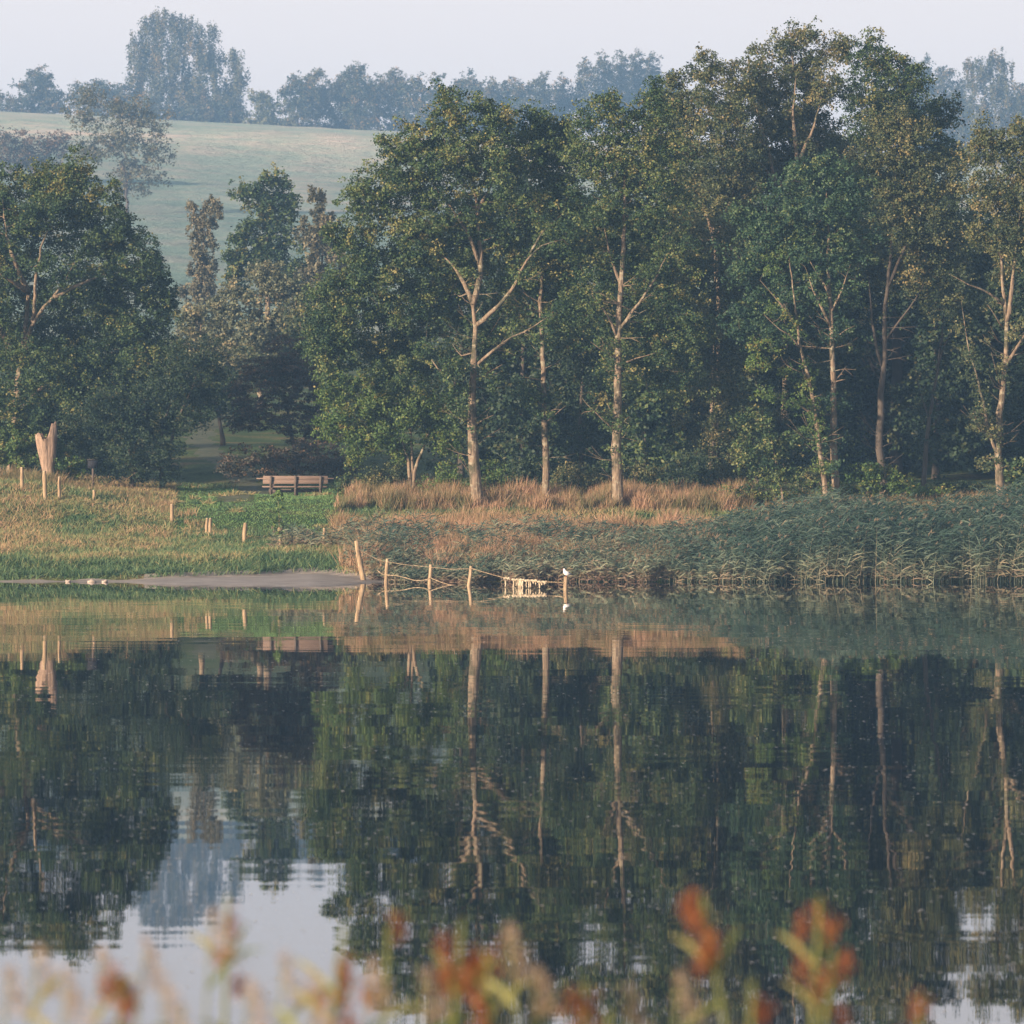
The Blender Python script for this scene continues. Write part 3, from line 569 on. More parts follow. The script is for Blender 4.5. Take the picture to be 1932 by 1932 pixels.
make_tree('willow_tree', 'right-hand tree with a bright sunlit curving trunk and a leafy thinner stem beside it', 'tree', 165.5, (1887, 962),
  [([(1887, 962, 0), (1886, 900, 0), (1882, 860, 0), (1884, 800, 0), (1891, 740, 0), (1896, 690, 0), (1901, 640, 0), (1899, 600, 0), (1893, 560, 0), (1892, 510, 0), (1886, 460, 0), (1880, 380, .2)], .14, .04),
   ([(1898, 610, 0), (1908, 570, -.1), (1909, 530, -.2), (1914, 480, -.2), (1925, 400, 0)], .075, .025), ([(1898, 690, 0), (1910, 668, -.3), (1925, 640, -.4), (1950, 600, -.4)], .06, .02),
   ([(1894, 575, 0), (1870, 556, -.4), (1840, 543, -.6), (1805, 530, -.8), (1785, 518, -.8)], .04, .01), ([(1893, 620, 0), (1875, 600, -.4), (1860, 575, -.5)], .03, .01), ([(1884, 860, 0), (1868, 830, -.1), (1858, 780, -.2), (1845, 720, -.3), (1828, 670, -.3), (1820, 620, -.3), (1812, 570, -.3)], .055, .012),
   ([(1888, 735, 0), (1880, 700, -.3), (1868, 665, -.4)], .02, .01)],
  [(1880, 245, 40, 26), (1930, 250, 40, 36), (1850, 290, 35, 35), (1900, 300, 60, 40), (1860, 360, 42, 50), (1930, 370, 60, 60), (1880, 430, 50, 45), (1850, 440, 25, 30), (1940, 460, 50, 50), (1960, 330, 60, 90), (1850, 770, 18, 60, -.3, .8), (1868, 840, 16, 50, -.2, .7), (1830, 690, 14, 40, -.3, .7), (1895, 520, 36, 40, 1, .3)],
  'olive', leaf=.11, per=70, cr=.42, bare=.6)
make_tree('hazel_bush', 'lit green bush at the right edge beside the bright trunk', 'bush', 168, (1935, 950), [],
  [(1925, 890, 26, 30), (1945, 920, 40, 30), (1960, 880, 40, 30)], 'main', leaf=.14, per=55, cr=.35, trunk_r=.04, bark='barkdark')
make_tree('hazel_bush', 'leafy sapling branches lit green left of the leaning trunk, low in the wood', 'bush', 167, (1480, 950), [],
  [(1435, 790, 32, 26), (1410, 850, 30, 36), (1450, 850, 40, 40), (1500, 830, 45, 25), (1470, 905, 50, 30), (1395, 790, 20, 16)], 'main', leaf=.12, per=48, cr=.34, dens_=.8, trunk_r=.04)
make_tree('bramble_bush', 'yellow-green arching bush at the foot of the shaded grey trunks', 'bush', 169, (1640, 950), [],
  [(1640, 890, 36, 22), (1680, 910, 40, 22), (1620, 930, 40, 22), (1710, 930, 50, 20), (1750, 945, 50, 18)], 'yellowgreen', leaf=.12, per=48, cr=.32, trunk_r=.03, bark='barkdark')

# -- trees inside the wood, their deep shade put into a darker leaf colour
inner = [(985, 186, 'behind the gap right of the tall forked trunk'), (1100, 188, 'behind the slim trunk'), (1215, 186, 'right behind the straight pale trunk'), (1320, 190, 'in the dark middle of the wood'),
         (1430, 186, 'behind the sunlit hazel branches'), (1545, 189, 'behind the twin leaning trunks'), (1650, 192, 'behind the shaded grey trunks'), (1765, 188, 'behind the thin leaning trunk'), (1870, 190, 'behind the curving sunlit trunk'), (1965, 187, 'at the right edge of the wood'), (870, 187, 'behind the foot of the tall forked trunk')]
for n_, (px, Y, wh) in enumerate(inner):
    o5 = (n_ % 3)*20
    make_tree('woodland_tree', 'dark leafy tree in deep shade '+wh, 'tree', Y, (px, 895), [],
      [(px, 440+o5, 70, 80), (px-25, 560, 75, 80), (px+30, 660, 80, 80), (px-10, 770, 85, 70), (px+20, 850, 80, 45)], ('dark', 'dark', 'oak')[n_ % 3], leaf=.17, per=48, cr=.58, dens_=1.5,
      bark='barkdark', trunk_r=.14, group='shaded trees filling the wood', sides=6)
make_tree('beech_tree', 'leafy tree filling the wood between the straight pale trunk and the twin trunks', 'tree', 175, (1345, 930), [],
  [(1340, 440, 60, 50), (1310, 520, 60, 60), (1390, 540, 55, 60), (1330, 620, 80, 60), (1400, 650, 50, 60), (1320, 720, 80, 55), (1390, 770, 60, 60), (1330, 820, 80, 50)], 'olive', leaf=.115, per=60, cr=.45, bark='barkdark', trunk_r=.1)
make_tree('beech_tree', 'dim leafy tree just left of and behind the twin trunks', 'tree', 177, (1470, 930), [],
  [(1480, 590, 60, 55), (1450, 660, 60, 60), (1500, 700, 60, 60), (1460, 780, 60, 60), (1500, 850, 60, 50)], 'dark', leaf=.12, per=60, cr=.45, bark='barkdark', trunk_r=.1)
make_tree('beech_tree', 'leafy tree filling the wood between the slim trunk and the straight pale trunk', 'tree', 176, (1100, 930), [],
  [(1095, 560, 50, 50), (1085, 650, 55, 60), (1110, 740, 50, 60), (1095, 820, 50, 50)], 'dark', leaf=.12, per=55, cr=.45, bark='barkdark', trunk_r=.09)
for k_, (px, Y, lab) in enumerate([(-330, 184, 'nearest the frame'), (-620, 180, 'in the middle of the row'), (-930, 186, 'farthest out')]):
    make_tree('oak_tree', 'green oak beyond the left edge of the photo, '+lab, 'tree', Y, (px, 900), [],
      [(px, 380, 120, 90), (px-60, 500, 110, 100), (px+70, 520, 110, 100), (px, 640, 160, 110), (px, 770, 160, 100)], 'oak', leaf=.22, per=40, cr=.8, trunk_r=.25, bark='barkdark', group='oaks of the row left of the view', sides=6)
for k_, (px, Y, top, lab) in enumerate([(1010, 196, 300, 'behind the crown of the tall forked tree'), (1180, 197, 330, 'behind the crown of the straight pale trunk'), (1420, 198, 330, 'behind the highest treetop'), (1590, 199, 330, 'behind the dark oak crown'), (1710, 197, 380, 'behind the rounded olive crown'), (1820, 198, 400, 'left of the right-hand curving tree'), (1940, 199, 400, 'at the right edge, back row')]):
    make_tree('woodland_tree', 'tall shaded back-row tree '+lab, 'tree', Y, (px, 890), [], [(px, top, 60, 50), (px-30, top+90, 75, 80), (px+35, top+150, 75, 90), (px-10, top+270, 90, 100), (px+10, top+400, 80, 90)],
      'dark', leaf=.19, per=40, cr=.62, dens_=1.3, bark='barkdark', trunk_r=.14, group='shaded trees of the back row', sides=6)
# -- undergrowth along the foot of the wood
und = [(670, 905, 32, 26, 'main', 'beside the right end of the bench'), (730, 900, 40, 24, 'olive', 'below the yellow-green multi-stemmed tree'), (845, 900, 36, 26, 'yellowgreen', 'left of the tall forked trunk foot'),
       (950, 895, 42, 26, 'yellowgreen', 'right of the tall forked trunk foot'), (1000, 880, 34, 30, 'dark', 'left of the slim trunk'), (1090, 900, 48, 26, 'olive', 'right of the slim trunk foot'),
       (1140, 890, 30, 30, 'dark', 'left of the straight pale trunk foot'), (1220, 895, 46, 30, 'olive', 'right of the straight pale trunk foot'), (1300, 890, 50, 34, 'dark', 'over the pinkish dry stalks'),
       (1370, 880, 46, 40, 'olive', 'at the right end of the pinkish dry stalks'), (1540, 905, 30, 34, 'olive', 'at the foot of the twin trunks'), (1500, 945, 22, 14, 'yellowgreen', 'small and bright, at the reed edge left of the twin trunks'),
       (1815, 935, 45, 22, 'dark', 'in shade left of the bright curving trunk'), (1400, 935, 46, 22, 'main', 'low at the reed edge under the hazel branches')]
for k_, (px, py, rx, ry, mt, wh) in enumerate(und):
    make_tree('undergrowth_bush', 'small bush '+wh, 'bush', 171.5-(k_ % 3)*.6 if px not in (1500, 1400) else 168, (px, 950), [], [(px, py, rx, ry), (px+rx*.5, py+ry*.5, rx*.7, ry*.6), (px-rx*.5, py+ry*.5, rx*.7, ry*.6)],
              mt, leaf=.11, per=45, cr=.34, trunk_r=.03, bark='barkdark', group='bushes at the foot of the wood', sides=5, upto=.2)

# -- trees in the misty valley behind the bench
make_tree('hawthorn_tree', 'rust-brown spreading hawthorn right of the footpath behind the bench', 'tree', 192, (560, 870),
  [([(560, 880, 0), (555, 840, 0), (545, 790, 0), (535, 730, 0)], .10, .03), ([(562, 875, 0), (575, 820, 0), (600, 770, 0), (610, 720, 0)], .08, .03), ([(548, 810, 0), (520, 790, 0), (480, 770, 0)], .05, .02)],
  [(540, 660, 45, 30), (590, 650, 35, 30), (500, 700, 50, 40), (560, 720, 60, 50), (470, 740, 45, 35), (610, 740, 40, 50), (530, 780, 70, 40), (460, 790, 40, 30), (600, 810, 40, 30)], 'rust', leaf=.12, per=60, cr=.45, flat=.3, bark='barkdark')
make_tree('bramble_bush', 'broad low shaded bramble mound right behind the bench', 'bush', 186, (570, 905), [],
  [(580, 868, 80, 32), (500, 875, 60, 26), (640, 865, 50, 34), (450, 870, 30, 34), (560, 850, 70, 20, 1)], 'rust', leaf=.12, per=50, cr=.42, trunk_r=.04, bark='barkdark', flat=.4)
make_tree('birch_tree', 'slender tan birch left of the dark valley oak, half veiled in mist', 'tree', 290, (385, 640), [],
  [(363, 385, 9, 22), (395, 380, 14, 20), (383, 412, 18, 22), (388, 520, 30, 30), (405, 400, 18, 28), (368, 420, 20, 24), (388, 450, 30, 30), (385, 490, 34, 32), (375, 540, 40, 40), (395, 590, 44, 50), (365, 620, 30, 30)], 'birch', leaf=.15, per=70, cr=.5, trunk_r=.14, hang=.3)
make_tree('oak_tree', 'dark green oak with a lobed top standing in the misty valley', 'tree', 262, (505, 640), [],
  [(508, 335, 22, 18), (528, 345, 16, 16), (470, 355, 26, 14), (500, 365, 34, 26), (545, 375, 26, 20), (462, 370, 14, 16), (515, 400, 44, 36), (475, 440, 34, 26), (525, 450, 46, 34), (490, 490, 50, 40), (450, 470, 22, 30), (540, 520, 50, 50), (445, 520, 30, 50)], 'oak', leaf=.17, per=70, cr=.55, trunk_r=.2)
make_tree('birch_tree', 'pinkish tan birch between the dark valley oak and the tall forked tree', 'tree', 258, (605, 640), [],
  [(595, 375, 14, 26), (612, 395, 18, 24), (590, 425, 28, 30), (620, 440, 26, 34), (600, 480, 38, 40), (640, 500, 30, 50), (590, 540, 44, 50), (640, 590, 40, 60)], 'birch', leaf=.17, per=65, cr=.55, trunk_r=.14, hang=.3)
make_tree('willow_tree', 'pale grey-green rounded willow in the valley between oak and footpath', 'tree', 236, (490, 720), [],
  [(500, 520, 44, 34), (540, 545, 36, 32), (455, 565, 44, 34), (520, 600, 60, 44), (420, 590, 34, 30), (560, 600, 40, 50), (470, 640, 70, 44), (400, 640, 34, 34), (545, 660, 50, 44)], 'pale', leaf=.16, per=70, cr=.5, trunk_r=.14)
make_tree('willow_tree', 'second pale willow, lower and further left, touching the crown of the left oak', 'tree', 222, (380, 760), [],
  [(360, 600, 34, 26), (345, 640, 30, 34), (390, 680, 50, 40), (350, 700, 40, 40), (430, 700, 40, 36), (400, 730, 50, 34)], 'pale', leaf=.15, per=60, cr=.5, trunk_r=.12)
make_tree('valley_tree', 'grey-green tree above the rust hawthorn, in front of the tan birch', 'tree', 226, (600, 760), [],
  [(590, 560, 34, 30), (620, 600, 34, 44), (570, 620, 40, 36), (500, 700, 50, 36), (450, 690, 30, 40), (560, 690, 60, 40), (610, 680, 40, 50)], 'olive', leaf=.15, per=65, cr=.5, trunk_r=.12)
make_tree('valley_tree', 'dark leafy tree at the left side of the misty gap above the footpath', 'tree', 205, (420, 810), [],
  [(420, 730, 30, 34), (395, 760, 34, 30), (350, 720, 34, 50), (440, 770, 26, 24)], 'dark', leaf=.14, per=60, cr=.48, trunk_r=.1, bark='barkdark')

# -- hilltop hedge and trees, softened by haze
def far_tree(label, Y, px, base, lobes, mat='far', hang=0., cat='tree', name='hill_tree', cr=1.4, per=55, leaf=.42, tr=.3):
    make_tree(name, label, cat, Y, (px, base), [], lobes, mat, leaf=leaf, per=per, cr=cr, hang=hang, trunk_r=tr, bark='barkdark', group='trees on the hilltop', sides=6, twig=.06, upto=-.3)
far_tree('huge weeping birch towering over the hilltop at the upper left', 1000, 345, 255,
  [(310, 22, 30, 16), (330, 40, 30, 30), (285, 45, 30, 24), (365, 50, 26, 24), (398, 50, 12, 10), (265, 85, 30, 34), (310, 80, 50, 40), (370, 90, 40, 36), (402, 95, 20, 24), (445, 95, 14, 16), (260, 125, 26, 30), (310, 130, 50, 36), (380, 135, 50, 40), (440, 130, 26, 40), (330, 175, 60, 34), (400, 180, 60, 40), (440, 180, 26, 40), (260, 150, 20, 26)],
  'farbirch', hang=3.0, name='birch_tree', cr=1.7, per=75, tr=.45)
far_tree('dark bushy tree under the weeping birch', 990, 340, 258, [(300, 215, 60, 34), (370, 220, 70, 34), (430, 220, 50, 34), (250, 205, 40, 36)])
far_tree('round tree at the upper left with a pointed top', 1000, 70, 240, [(66, 140, 20, 16), (85, 150, 22, 18), (55, 165, 32, 20), (90, 185, 36, 26), (60, 205, 50, 26), (110, 200, 22, 30)])
far_tree('low dark hedge bush at the upper left edge', 1000, 10, 240, [(8, 190, 22, 16), (0, 215, 34, 22), (30, 220, 24, 20)], cat='bush', name='hill_bush')
far_tree('flat-topped tree left of the weeping birch', 1000, 185, 240, [(180, 160, 30, 12), (150, 175, 26, 18), (210, 175, 34, 18), (175, 205, 50, 30), (235, 195, 26, 40)])
far_tree('small pale green bush right of the weeping birch', 960, 500, 268, [(490, 180, 20, 16), (505, 200, 30, 22), (495, 235, 34, 30), (520, 245, 30, 20)], 'pale', cat='bush', name='hill_bush', cr=1.2)
hb = [(560, 140, 34), (600, 130, 36), (645, 135, 30), (672, 116, 26), (710, 140, 30), (750, 128, 24), (785, 142, 30), (825, 148, 26), (860, 150, 26), (888, 132, 22), (925, 145, 24), (960, 142, 24), (985, 150, 22), (1020, 140, 26), (1060, 146, 26)]
wds = ['tan broad', 'olive broad', 'rounded', 'pointed', 'rounded tan', 'narrow pointed', 'even', 'low', 'low dark', 'small dome-topped', 'small pale', 'loose', 'thin', 'brownish', 'last rounded']
for k_, (px, top, rx) in enumerate(hb):
    Y = 985+8*(k_ % 3)+(0 if px < 850 else 40)
    b_ = 275 if px < 850 else 285
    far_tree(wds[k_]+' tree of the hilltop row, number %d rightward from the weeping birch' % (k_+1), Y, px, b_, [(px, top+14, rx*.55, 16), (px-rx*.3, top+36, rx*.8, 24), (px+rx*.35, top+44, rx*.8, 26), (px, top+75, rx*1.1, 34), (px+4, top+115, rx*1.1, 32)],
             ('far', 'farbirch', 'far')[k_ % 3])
for k_, (px, top) in enumerate([(1105, 112), (1138, 98), (1170, 100), (1203, 96), (1232, 104), (1265, 135)]):
    far_tree('spiky hazy poplar, number %d from the left of the group above the wood' % (k_+1), 1040+5*k_, px, 290, [(px-8, top+22, 4, 24), (px, top+14, 4, 22), (px+8, top+24, 4, 22), (px+13, top+36, 3, 18), (px-13, top+38, 3, 18), (px, top+50, 16, 26), (px-8, top+80, 22, 30), (px+8, top+110, 24, 34)],
             'farbirch', name='poplar_tree', cr=.75, per=26, leaf=.36)
for k_, (px, top, rx, lab) in enumerate([(1715, 122, 26, 'spiky pale tree just right of the dark oak crown'), (1745, 115, 28, 'second hazy tree right of the dark oak crown'), (1785, 128, 26, 'dark hazy tree left of the right-hand weeping birch'), (1815, 150, 30, 'low hazy tree under the right-hand weeping birch'), (1925, 165, 30, 'hazy tree at the right edge behind the weeping birch')]):
    far_tree(lab, 1020, px, 330, [(px, top+12, rx*.6, 16), (px-6, top+40, rx, 28), (px+8, top+80, rx*1.2, 40), (px, top+140, rx*1.3, 50), (px, top+200, rx*1.3, 40)])
far_tree('tan weeping birch in haze at the upper right', 960, 1875, 330, [(1882, 98, 16, 18), (1832, 112, 10, 14), (1870, 120, 28, 20), (1845, 140, 26, 24), (1895, 145, 26, 30), (1860, 175, 40, 34), (1905, 190, 26, 34), (1870, 230, 50, 44), (1870, 290, 50, 40)],
  'farbirch', hang=2.5, name='birch_tree', cr=1.5, per=60)
far_tree('big airy rust-tinted thorn tree standing on the misty slope below the weeping birch', 560, 240, 385, [(180, 180, 40, 22), (240, 195, 46, 26), (150, 215, 34, 26), (215, 235, 70, 34), (290, 230, 34, 30), (230, 280, 80, 34), (310, 285, 34, 20), (170, 290, 40, 26), (260, 325, 70, 24), (250, 350, 40, 18)],
  'farbirch', name='thorn_tree', cr=.9, per=30, leaf=.26, tr=.2)
for k_, (px, py, rx, lab) in enumerate([(30, 262, 50, 'brown scrub bush on the slope at the left edge'), (90, 262, 40, 'brown scrub bush on the slope left of the thorn tree')]):
    far_tree(lab, 640, px, 320, [(px, py, rx, 16), (px+10, py+18, rx, 16), (px-10, py+45, rx*1.1, 22)], 'rust', cat='bush', name='scrub_bush', cr=1.0, per=40, leaf=.3, tr=.1)

# ---------------------------------------------------------------- bank vegetation
def scatter(n, x0, x1, y0, y1):
    return x0+(x1-x0)*RNG.random(n), y0+(y1-y0)*RNG.random(n)
PX = lambda x, y: CX+x*F/y
BV, BF, BT = [], [], []
def put(acc, x, y, h, wd, tint, lean=.35, segs=2, droop=.25):
    k = len(x); z = gz(x, y)-.02
    d = np.stack([RNG.normal(0, lean, k)+.10, RNG.normal(0, lean, k), np.ones(k)], 1)
    V, Fq, T = ribbons(np.stack([x, y, z], 1), d, h, wd, droop, np.clip(tint, 0, 1), segs)
    acc.append((V, Fq, T))
def flush(acc, name, mat, label, cat):
    off = 0; Vs = []; Fs = []; Ts = []
    for V, Fq, T in acc: Vs.append(V); Fs.append(Fq+off); Ts.append(T); off += len(V)
    o = build(name, np.vstack(Vs), np.vstack(Fs), mat, None, np.concatenate(Ts)); return tag(o, label, cat, kind='stuff')
fence_y = lambda px: np.interp(px, [0, 85, 325, 460, 611, 680], [178.5, 177, 168, 160, 153.6, 151])
# short meadow grass
acc = []
x, y = scatter(330000, -18.5, 20, 150, 184)
_, yt = shore(x); px = PX(x, y)
onpath = (np.abs(x-PATHX(y)) < .6) & (y > 169.5)
k = (y > yt+.1) & ~onpath & ((px < 760) | (y > 160)); x, y, px, yt = x[k], y[k], px[k], yt[k]
pn = noise2(x, y, 2.2, 11)*.6+noise2(x, y, .6, 12)*.4
rim = sm(y-yt+(noise2(x, y, 1.3, 47)-.5)*3, 4.5, 1.0)*(px < 640)*(.55+.45*noise2(x, y, .5, 48))
lawn = (px > 330) & (px < 650) & (y > 163) & (y < 183)
dryness = np.where(lawn, .10+.20*pn, .14+.62*sm(pn, .20, .85)); dryness = dryness*(1-rim)+.10*rim
fl = sm(y, fence_y(px)-10, fence_y(px)-1)*(px < 340)
dryness = np.maximum(dryness, fl*.62)
h = np.where(lawn, .10, .24)*(.6+.8*RNG.random(len(x)))+rim*.16*RNG.random(len(x))
put(acc, x[~lawn], y[~lawn], h[~lawn], .018, (dryness+RNG.normal(0, .17, len(x)))[~lawn], lean=.5)
acl = []; put(acl, x[lawn], y[lawn], h[lawn], .018, np.clip(.15+.6*noise2(x, y, .4, 51)+RNG.normal(0, .15, len(x)), 0, 1)[lawn], lean=.6)
M['lawn'] = leafmat('lawn_blade', [(.07, .17, .065), (.14, .26, .09), (.24, .30, .11)], .3)
flush(acl, 'lawn_grass', M['lawn'], 'short bright green lawn before the picnic bench', 'lawn')
# tussocks
tx, ty = scatter(900, -18, -4, 150.5, 176); _, tyt = shore(tx); k = (ty > tyt+.2) & (noise2(tx, ty, 1.5, 31) > .45); tx, ty = tx[k], ty[k]
idx = np.repeat(np.arange(len(tx)), 60); x = tx[idx]+RNG.normal(0, .10, len(idx)); y = ty[idx]+RNG.normal(0, .10, len(idx))
kk = RNG.random(len(tx)); lush = sm(ty-shore(tx)[1], 5, 1.5)
put(acc, x, y, (.22+.25*kk)[idx]*(.6+.6*RNG.random(len(idx))), .020, (np.where(kk < .5, .12, .62)*(1-lush)+.14*lush)[idx]+RNG.normal(0, .09, len(idx)), lean=.6, droop=.5, segs=3)
flush(acc, 'meadow_grass', M['grass'], 'green and straw-coloured meadow grass covering the left bank and the lawn before the bench', 'grass')
# tall tan grass
acc = []
x, y = scatter(150000, -19, -3, 155, 181); px = PX(x, y); dd = y-fence_y(px)
k = (px+(noise2(x, y, .7, 41)-.5)*150+RNG.normal(0, 14, len(x)) < 355) & (dd > -5.5+noise2(x, y, 2, 13)*4) & (dd < .3+2.2*sm(px, 120, 20)) & (noise2(x, y, .9, 14) > .22); x, y = x[k], y[k]
put(acc, x, y, (.20+.62*noise2(x, y, .7, 15))*(1.15-.55*sm(px[k], 60, 230))*(.5+.7*RNG.random(len(x))), .017, .15+.55*noise2(x, y, .9, 16)+RNG.normal(0, .15, len(x)), lean=.28)
x, y = scatter(120000, -5.5, 9, 150.8, 164); px = PX(x, y); k = (noise2(x, y, 1.1, 17) > np.interp(px, [640, 830, 1050, 1300], [.28, .38, .50, .60])) & (px+(noise2(x, y, .6, 62)-.5)*110 > 655) & (y > shore(x)[1]+.3); x, y = x[k], y[k]
put(acc, x, y, (.35+.75*noise2(x, y, .7, 18))*(.6+.6*RNG.random(len(x))), .016, .40+.5*noise2(x, y, .7, 19)+RNG.normal(0, .15, len(x)), lean=.3)
# pinkish dry stalk row under the trees
x, y = scatter(90000, -6.2, 8.4, 166.4, 171.2); px = PX(x, y); k = (noise2(x, y, .55, 20) > .25) & (px+(noise2(x, y, .6, 61)-.5)*90 > 655) & (px < 1420); x, y = x[k], y[k]
put(acc, x, y, (.15+.95*noise2(x, y, .45, 21))*(.35+.85*RNG.random(len(x))), .016, .10+.80*noise2(x, y, .4, 22)+RNG.normal(0, .14, len(x)), lean=.2)
x, y = scatter(9000, 8, 17, 165, 170); put(acc, x, y, .3+.3*RNG.random(len(x)), .018, .2+.5*RNG.random(len(x)), lean=.4)
flush(acc, 'tall_dry_grass', M['dry'], 'tall tan and pinkish dry grass along the fence line, on the bank and under the pale trunks', 'dry grass')
# reeds
acc = []
def reedbed(n, x0, x1, y0, y1, hfun, keep, tfun, nl=9):
    x, y = scatter(n, x0, x1, y0, y1); k = keep(x, y); x, y = x[k], y[k]; n = len(x)
    z = np.maximum(gz(x, y), -.15)-.03; H = hfun(x, y)*(.70+.42*RNG.random(n))*(.82+.36*noise2(x, y, .5, 44)); tt = tfun(x, y)
    lean = np.stack([.10+RNG.normal(0, .09, n), -.02+RNG.normal(0, .09, n), np.ones(n)], 1); lean = unit(lean)
    b = np.stack([x, y, z], 1)
    acc.append(ribbons(b, lean, H, .012, .03, np.clip(tt+.05+RNG.normal(0, .22, n), 0, 1), 2))
    idx = np.repeat(np.arange(n), nl); m = len(idx); t = .12+.87*RNG.random(m)**.85
    base = b[idx]+lean[idx]*(H[idx]*t)[:, None]
    sgn = np.where(RNG.random(m) < .62, 1, -1)
    d = np.stack([sgn*(.25+.8*RNG.random(m)), RNG.normal(0, .6, m), .1+.9*RNG.random(m)], 1)
    tl = tt[idx]+(.62-t)*.85+RNG.normal(0, .12, m)
    acc.append(ribbons(base, d, (.26+.26*RNG.random(m))*np.clip(H[idx]/1.3, .6, 1.1), .026, .12+.38*RNG.random(m), np.clip(tl, 0, 1), 3))
    # feathery heads
    ph = np.where(RNG.random(n) < .09)[0]; ii = np.repeat(ph, 7); m = len(ii)
    d = lean[ii]+RNG.normal(0, .22, (m, 3))+np.array([.25, 0, 0])
    acc.append(ribbons(b[ii]+lean[ii]*H[ii][:, None], d, .13+.10*RNG.random(m), .014, .4, np.clip(.85+RNG.normal(0, .1, m), 0, 1), 2))
Hr = lambda x, y: np.interp(PX(x, y), [620, 760, 900, 1100, 1300, 1420, 1500, 1620, 1760, 1850, 1932, 2100], [.30, .42, .5, .58, .75, 1.02, 1.48, 1.58, 1.32, 1.66, 1.78, 1.8])*(.86+.28*noise2(x, y, 1.3, 23))
reedbed(6500, -4.6, 17.5, 149.7, 153.4, Hr, lambda x, y: (PX(x, y) > 700) & (y > 149.8+noise2(x, 0*x, .6, 24)*.8), lambda x, y: .12+.30*noise2(x, y, 1.0, 25)+sm(PX(x, y), 1400, 1100)*(.16+.42*noise2(x, y, .6, 45)))  # tint rises towards mid-shore: straw, plus sunlit lightness put into the blade colour
reedbed(5200, 2.0, 18.5, 153.4, 159.5, lambda x, y: Hr(x, y)*.95, lambda x, y: noise2(x, y, 1.2, 26) > .15, lambda x, y: .10+.35*noise2(x, y, 1.4, 27)+.25*sm(PX(x, y), 1450, 1150))
reedbed(1500, -5, 3.0, 151.5, 160, lambda x, y: .55+.45*noise2(x, y, .9, 28), lambda x, y: (noise2(x, y, 1.0, 29) > .38) & (PX(x, y) > 640), lambda x, y: .10+.7*noise2(x, y, 1.3, 30), nl=8)
reedbed(330, -7.2, -4, 157, 161, lambda x, y: .45+.35*noise2(x, y, .9, 28), lambda x, y: (noise2(x, y, .8, 39) > .45) & (y > shore(x)[1]+1), lambda x, y: .20+.6*noise2(x, y, 1.3, 30), nl=7)
flush(acc, 'reed_bed', M['reed'], 'blue-green common reeds lining the far shore, tallest at the right', 'reeds')

# seed stalks standing above the dry grass
stalks = [(240, 905, 170.5, .95, 'tallest branching dead stalk above the tan grass left of the lawn'), (205, 918, 171, .7, 'dead stalk between the tallest stalk and the snag'), (282, 930, 169.5, .55, 'short dead stalk right of the tallest one'), (305, 935, 169, .5, 'last dead stalk before the lawn'), (175, 905, 172.5, .75, 'dead stalk in front of the little shaded board sign')]
for px, py, Y, h, lab in stalks:
    p = P(px, py, Y); g = float(gz(p[0], p[1])); top = p[2]+.1
    t_ = empty('dead_stalk', (p[0], p[1], g), lab, 'dead stalk', 'dead stalks on the left bank')
    mb = MB(); H = top-g; c = np.array([p[0], p[1], g-.05]); pts = [c+np.array([.02*math.sin(k), 0, H*k/5]) for k in range(6)]
    mb.tube(pts, np.linspace(.013, .006, 6), 5); hd = MB()
    for k in range(7):
        z_ = H*(.55+.45*k/7); a = c+np.array([0, 0, z_]); th = random.uniform(0, 6.28); L = random.uniform(.10, .26)
        e = a+np.array([math.cos(th)*L, math.sin(th)*L*.6, L*.8]); mb.tube([a, (a+e)/2+np.array([0, 0, .02]), e], [.006, .005, .004], 4); hd.ball(e, (.022, .022, .026), 6, 5)
    mb.build('stem', M['dry'], t_, True); hd.build('seed_head', M['rust'], t_, True)

# young sapling before the picnic bench
p = P(525, 985, 158.5); g = float(gz(p[0], p[1])); t_ = empty('sapling', (p[0], p[1], g), 'thin young sapling with bright pale leaves standing in front of the picnic bench', 'sapling')
top = P(522, 928, 158.5)[2]; mb = MB(); mb.tube([[p[0], p[1], g-.05], [p[0]+.03, p[1], g+(top-g)*.5], [p[0]-.02, p[1], top]], [.014, .010, .005], 6); mb.build('stem', M['bark'], t_, True)
n = 210; tt = RNG.random(n); LC = np.stack([p[0]+RNG.normal(0, .075, n), p[1]+RNG.normal(0, .075, n), g+.12+(top-g-.08)*tt], 1)
V, Fq = leaves(LC, .12, .08); build('leaves', V, Fq, M['yellowgreen'], t_, np.clip(.3+RNG.normal(0, .2, n), 0, 1))

# ---------------------------------------------------------------- fence
def postpart(mb, xb, yb, z0, xt, zt, r):
    b = np.array([xb, yb, z0]); t = np.array([xt, yb, zt]); n = 7; u = np.linspace(0, 1, n)[:, None]
    pts = b*(1-u)+t*u; pts[1:-1] += RNG.normal(0, .006, (n-2, 3)); rad = r*(1+.06*RNG.normal(size=n)); rad[-1] = r*.82
    mb.tube(pts, rad, 8)
posts = [((42, 925), 41, 882, 178, .055, 'leaning weathered post at the far left of the fence line'), ((86, 948), 84, 889, 176.6, .065, 'bright straight post just below the snag'), ((112, 945), 112, 900, 176, .05, 'grey shaded post right of the bright straight one'),
         ((180, 948), 177, 925, 173, .05, 'short grey post sunk in grass left of the lawn'), ((325, 988), 324, 952, 166.8, .055, 'short post at the lower end of the tall tan grass'), ((388, 1010), 391, 978, 162.6, .05, 'left one of the pair of close-set posts'), ((394, 1012), 397, 978, 162.2, .05, 'right one of the pair of close-set posts'),
         ((459, 1028), 463, 987, 160, .06, 'crooked thick post between the close-set pair and the beach'), ((531, 1036), 526, 993, 157.2, .055, 'post leaning left above the upper end of the beach'), ((610, 1036), 612, 997, 154.5, .05, 'notched post between the beach top and the long leaning pole')]
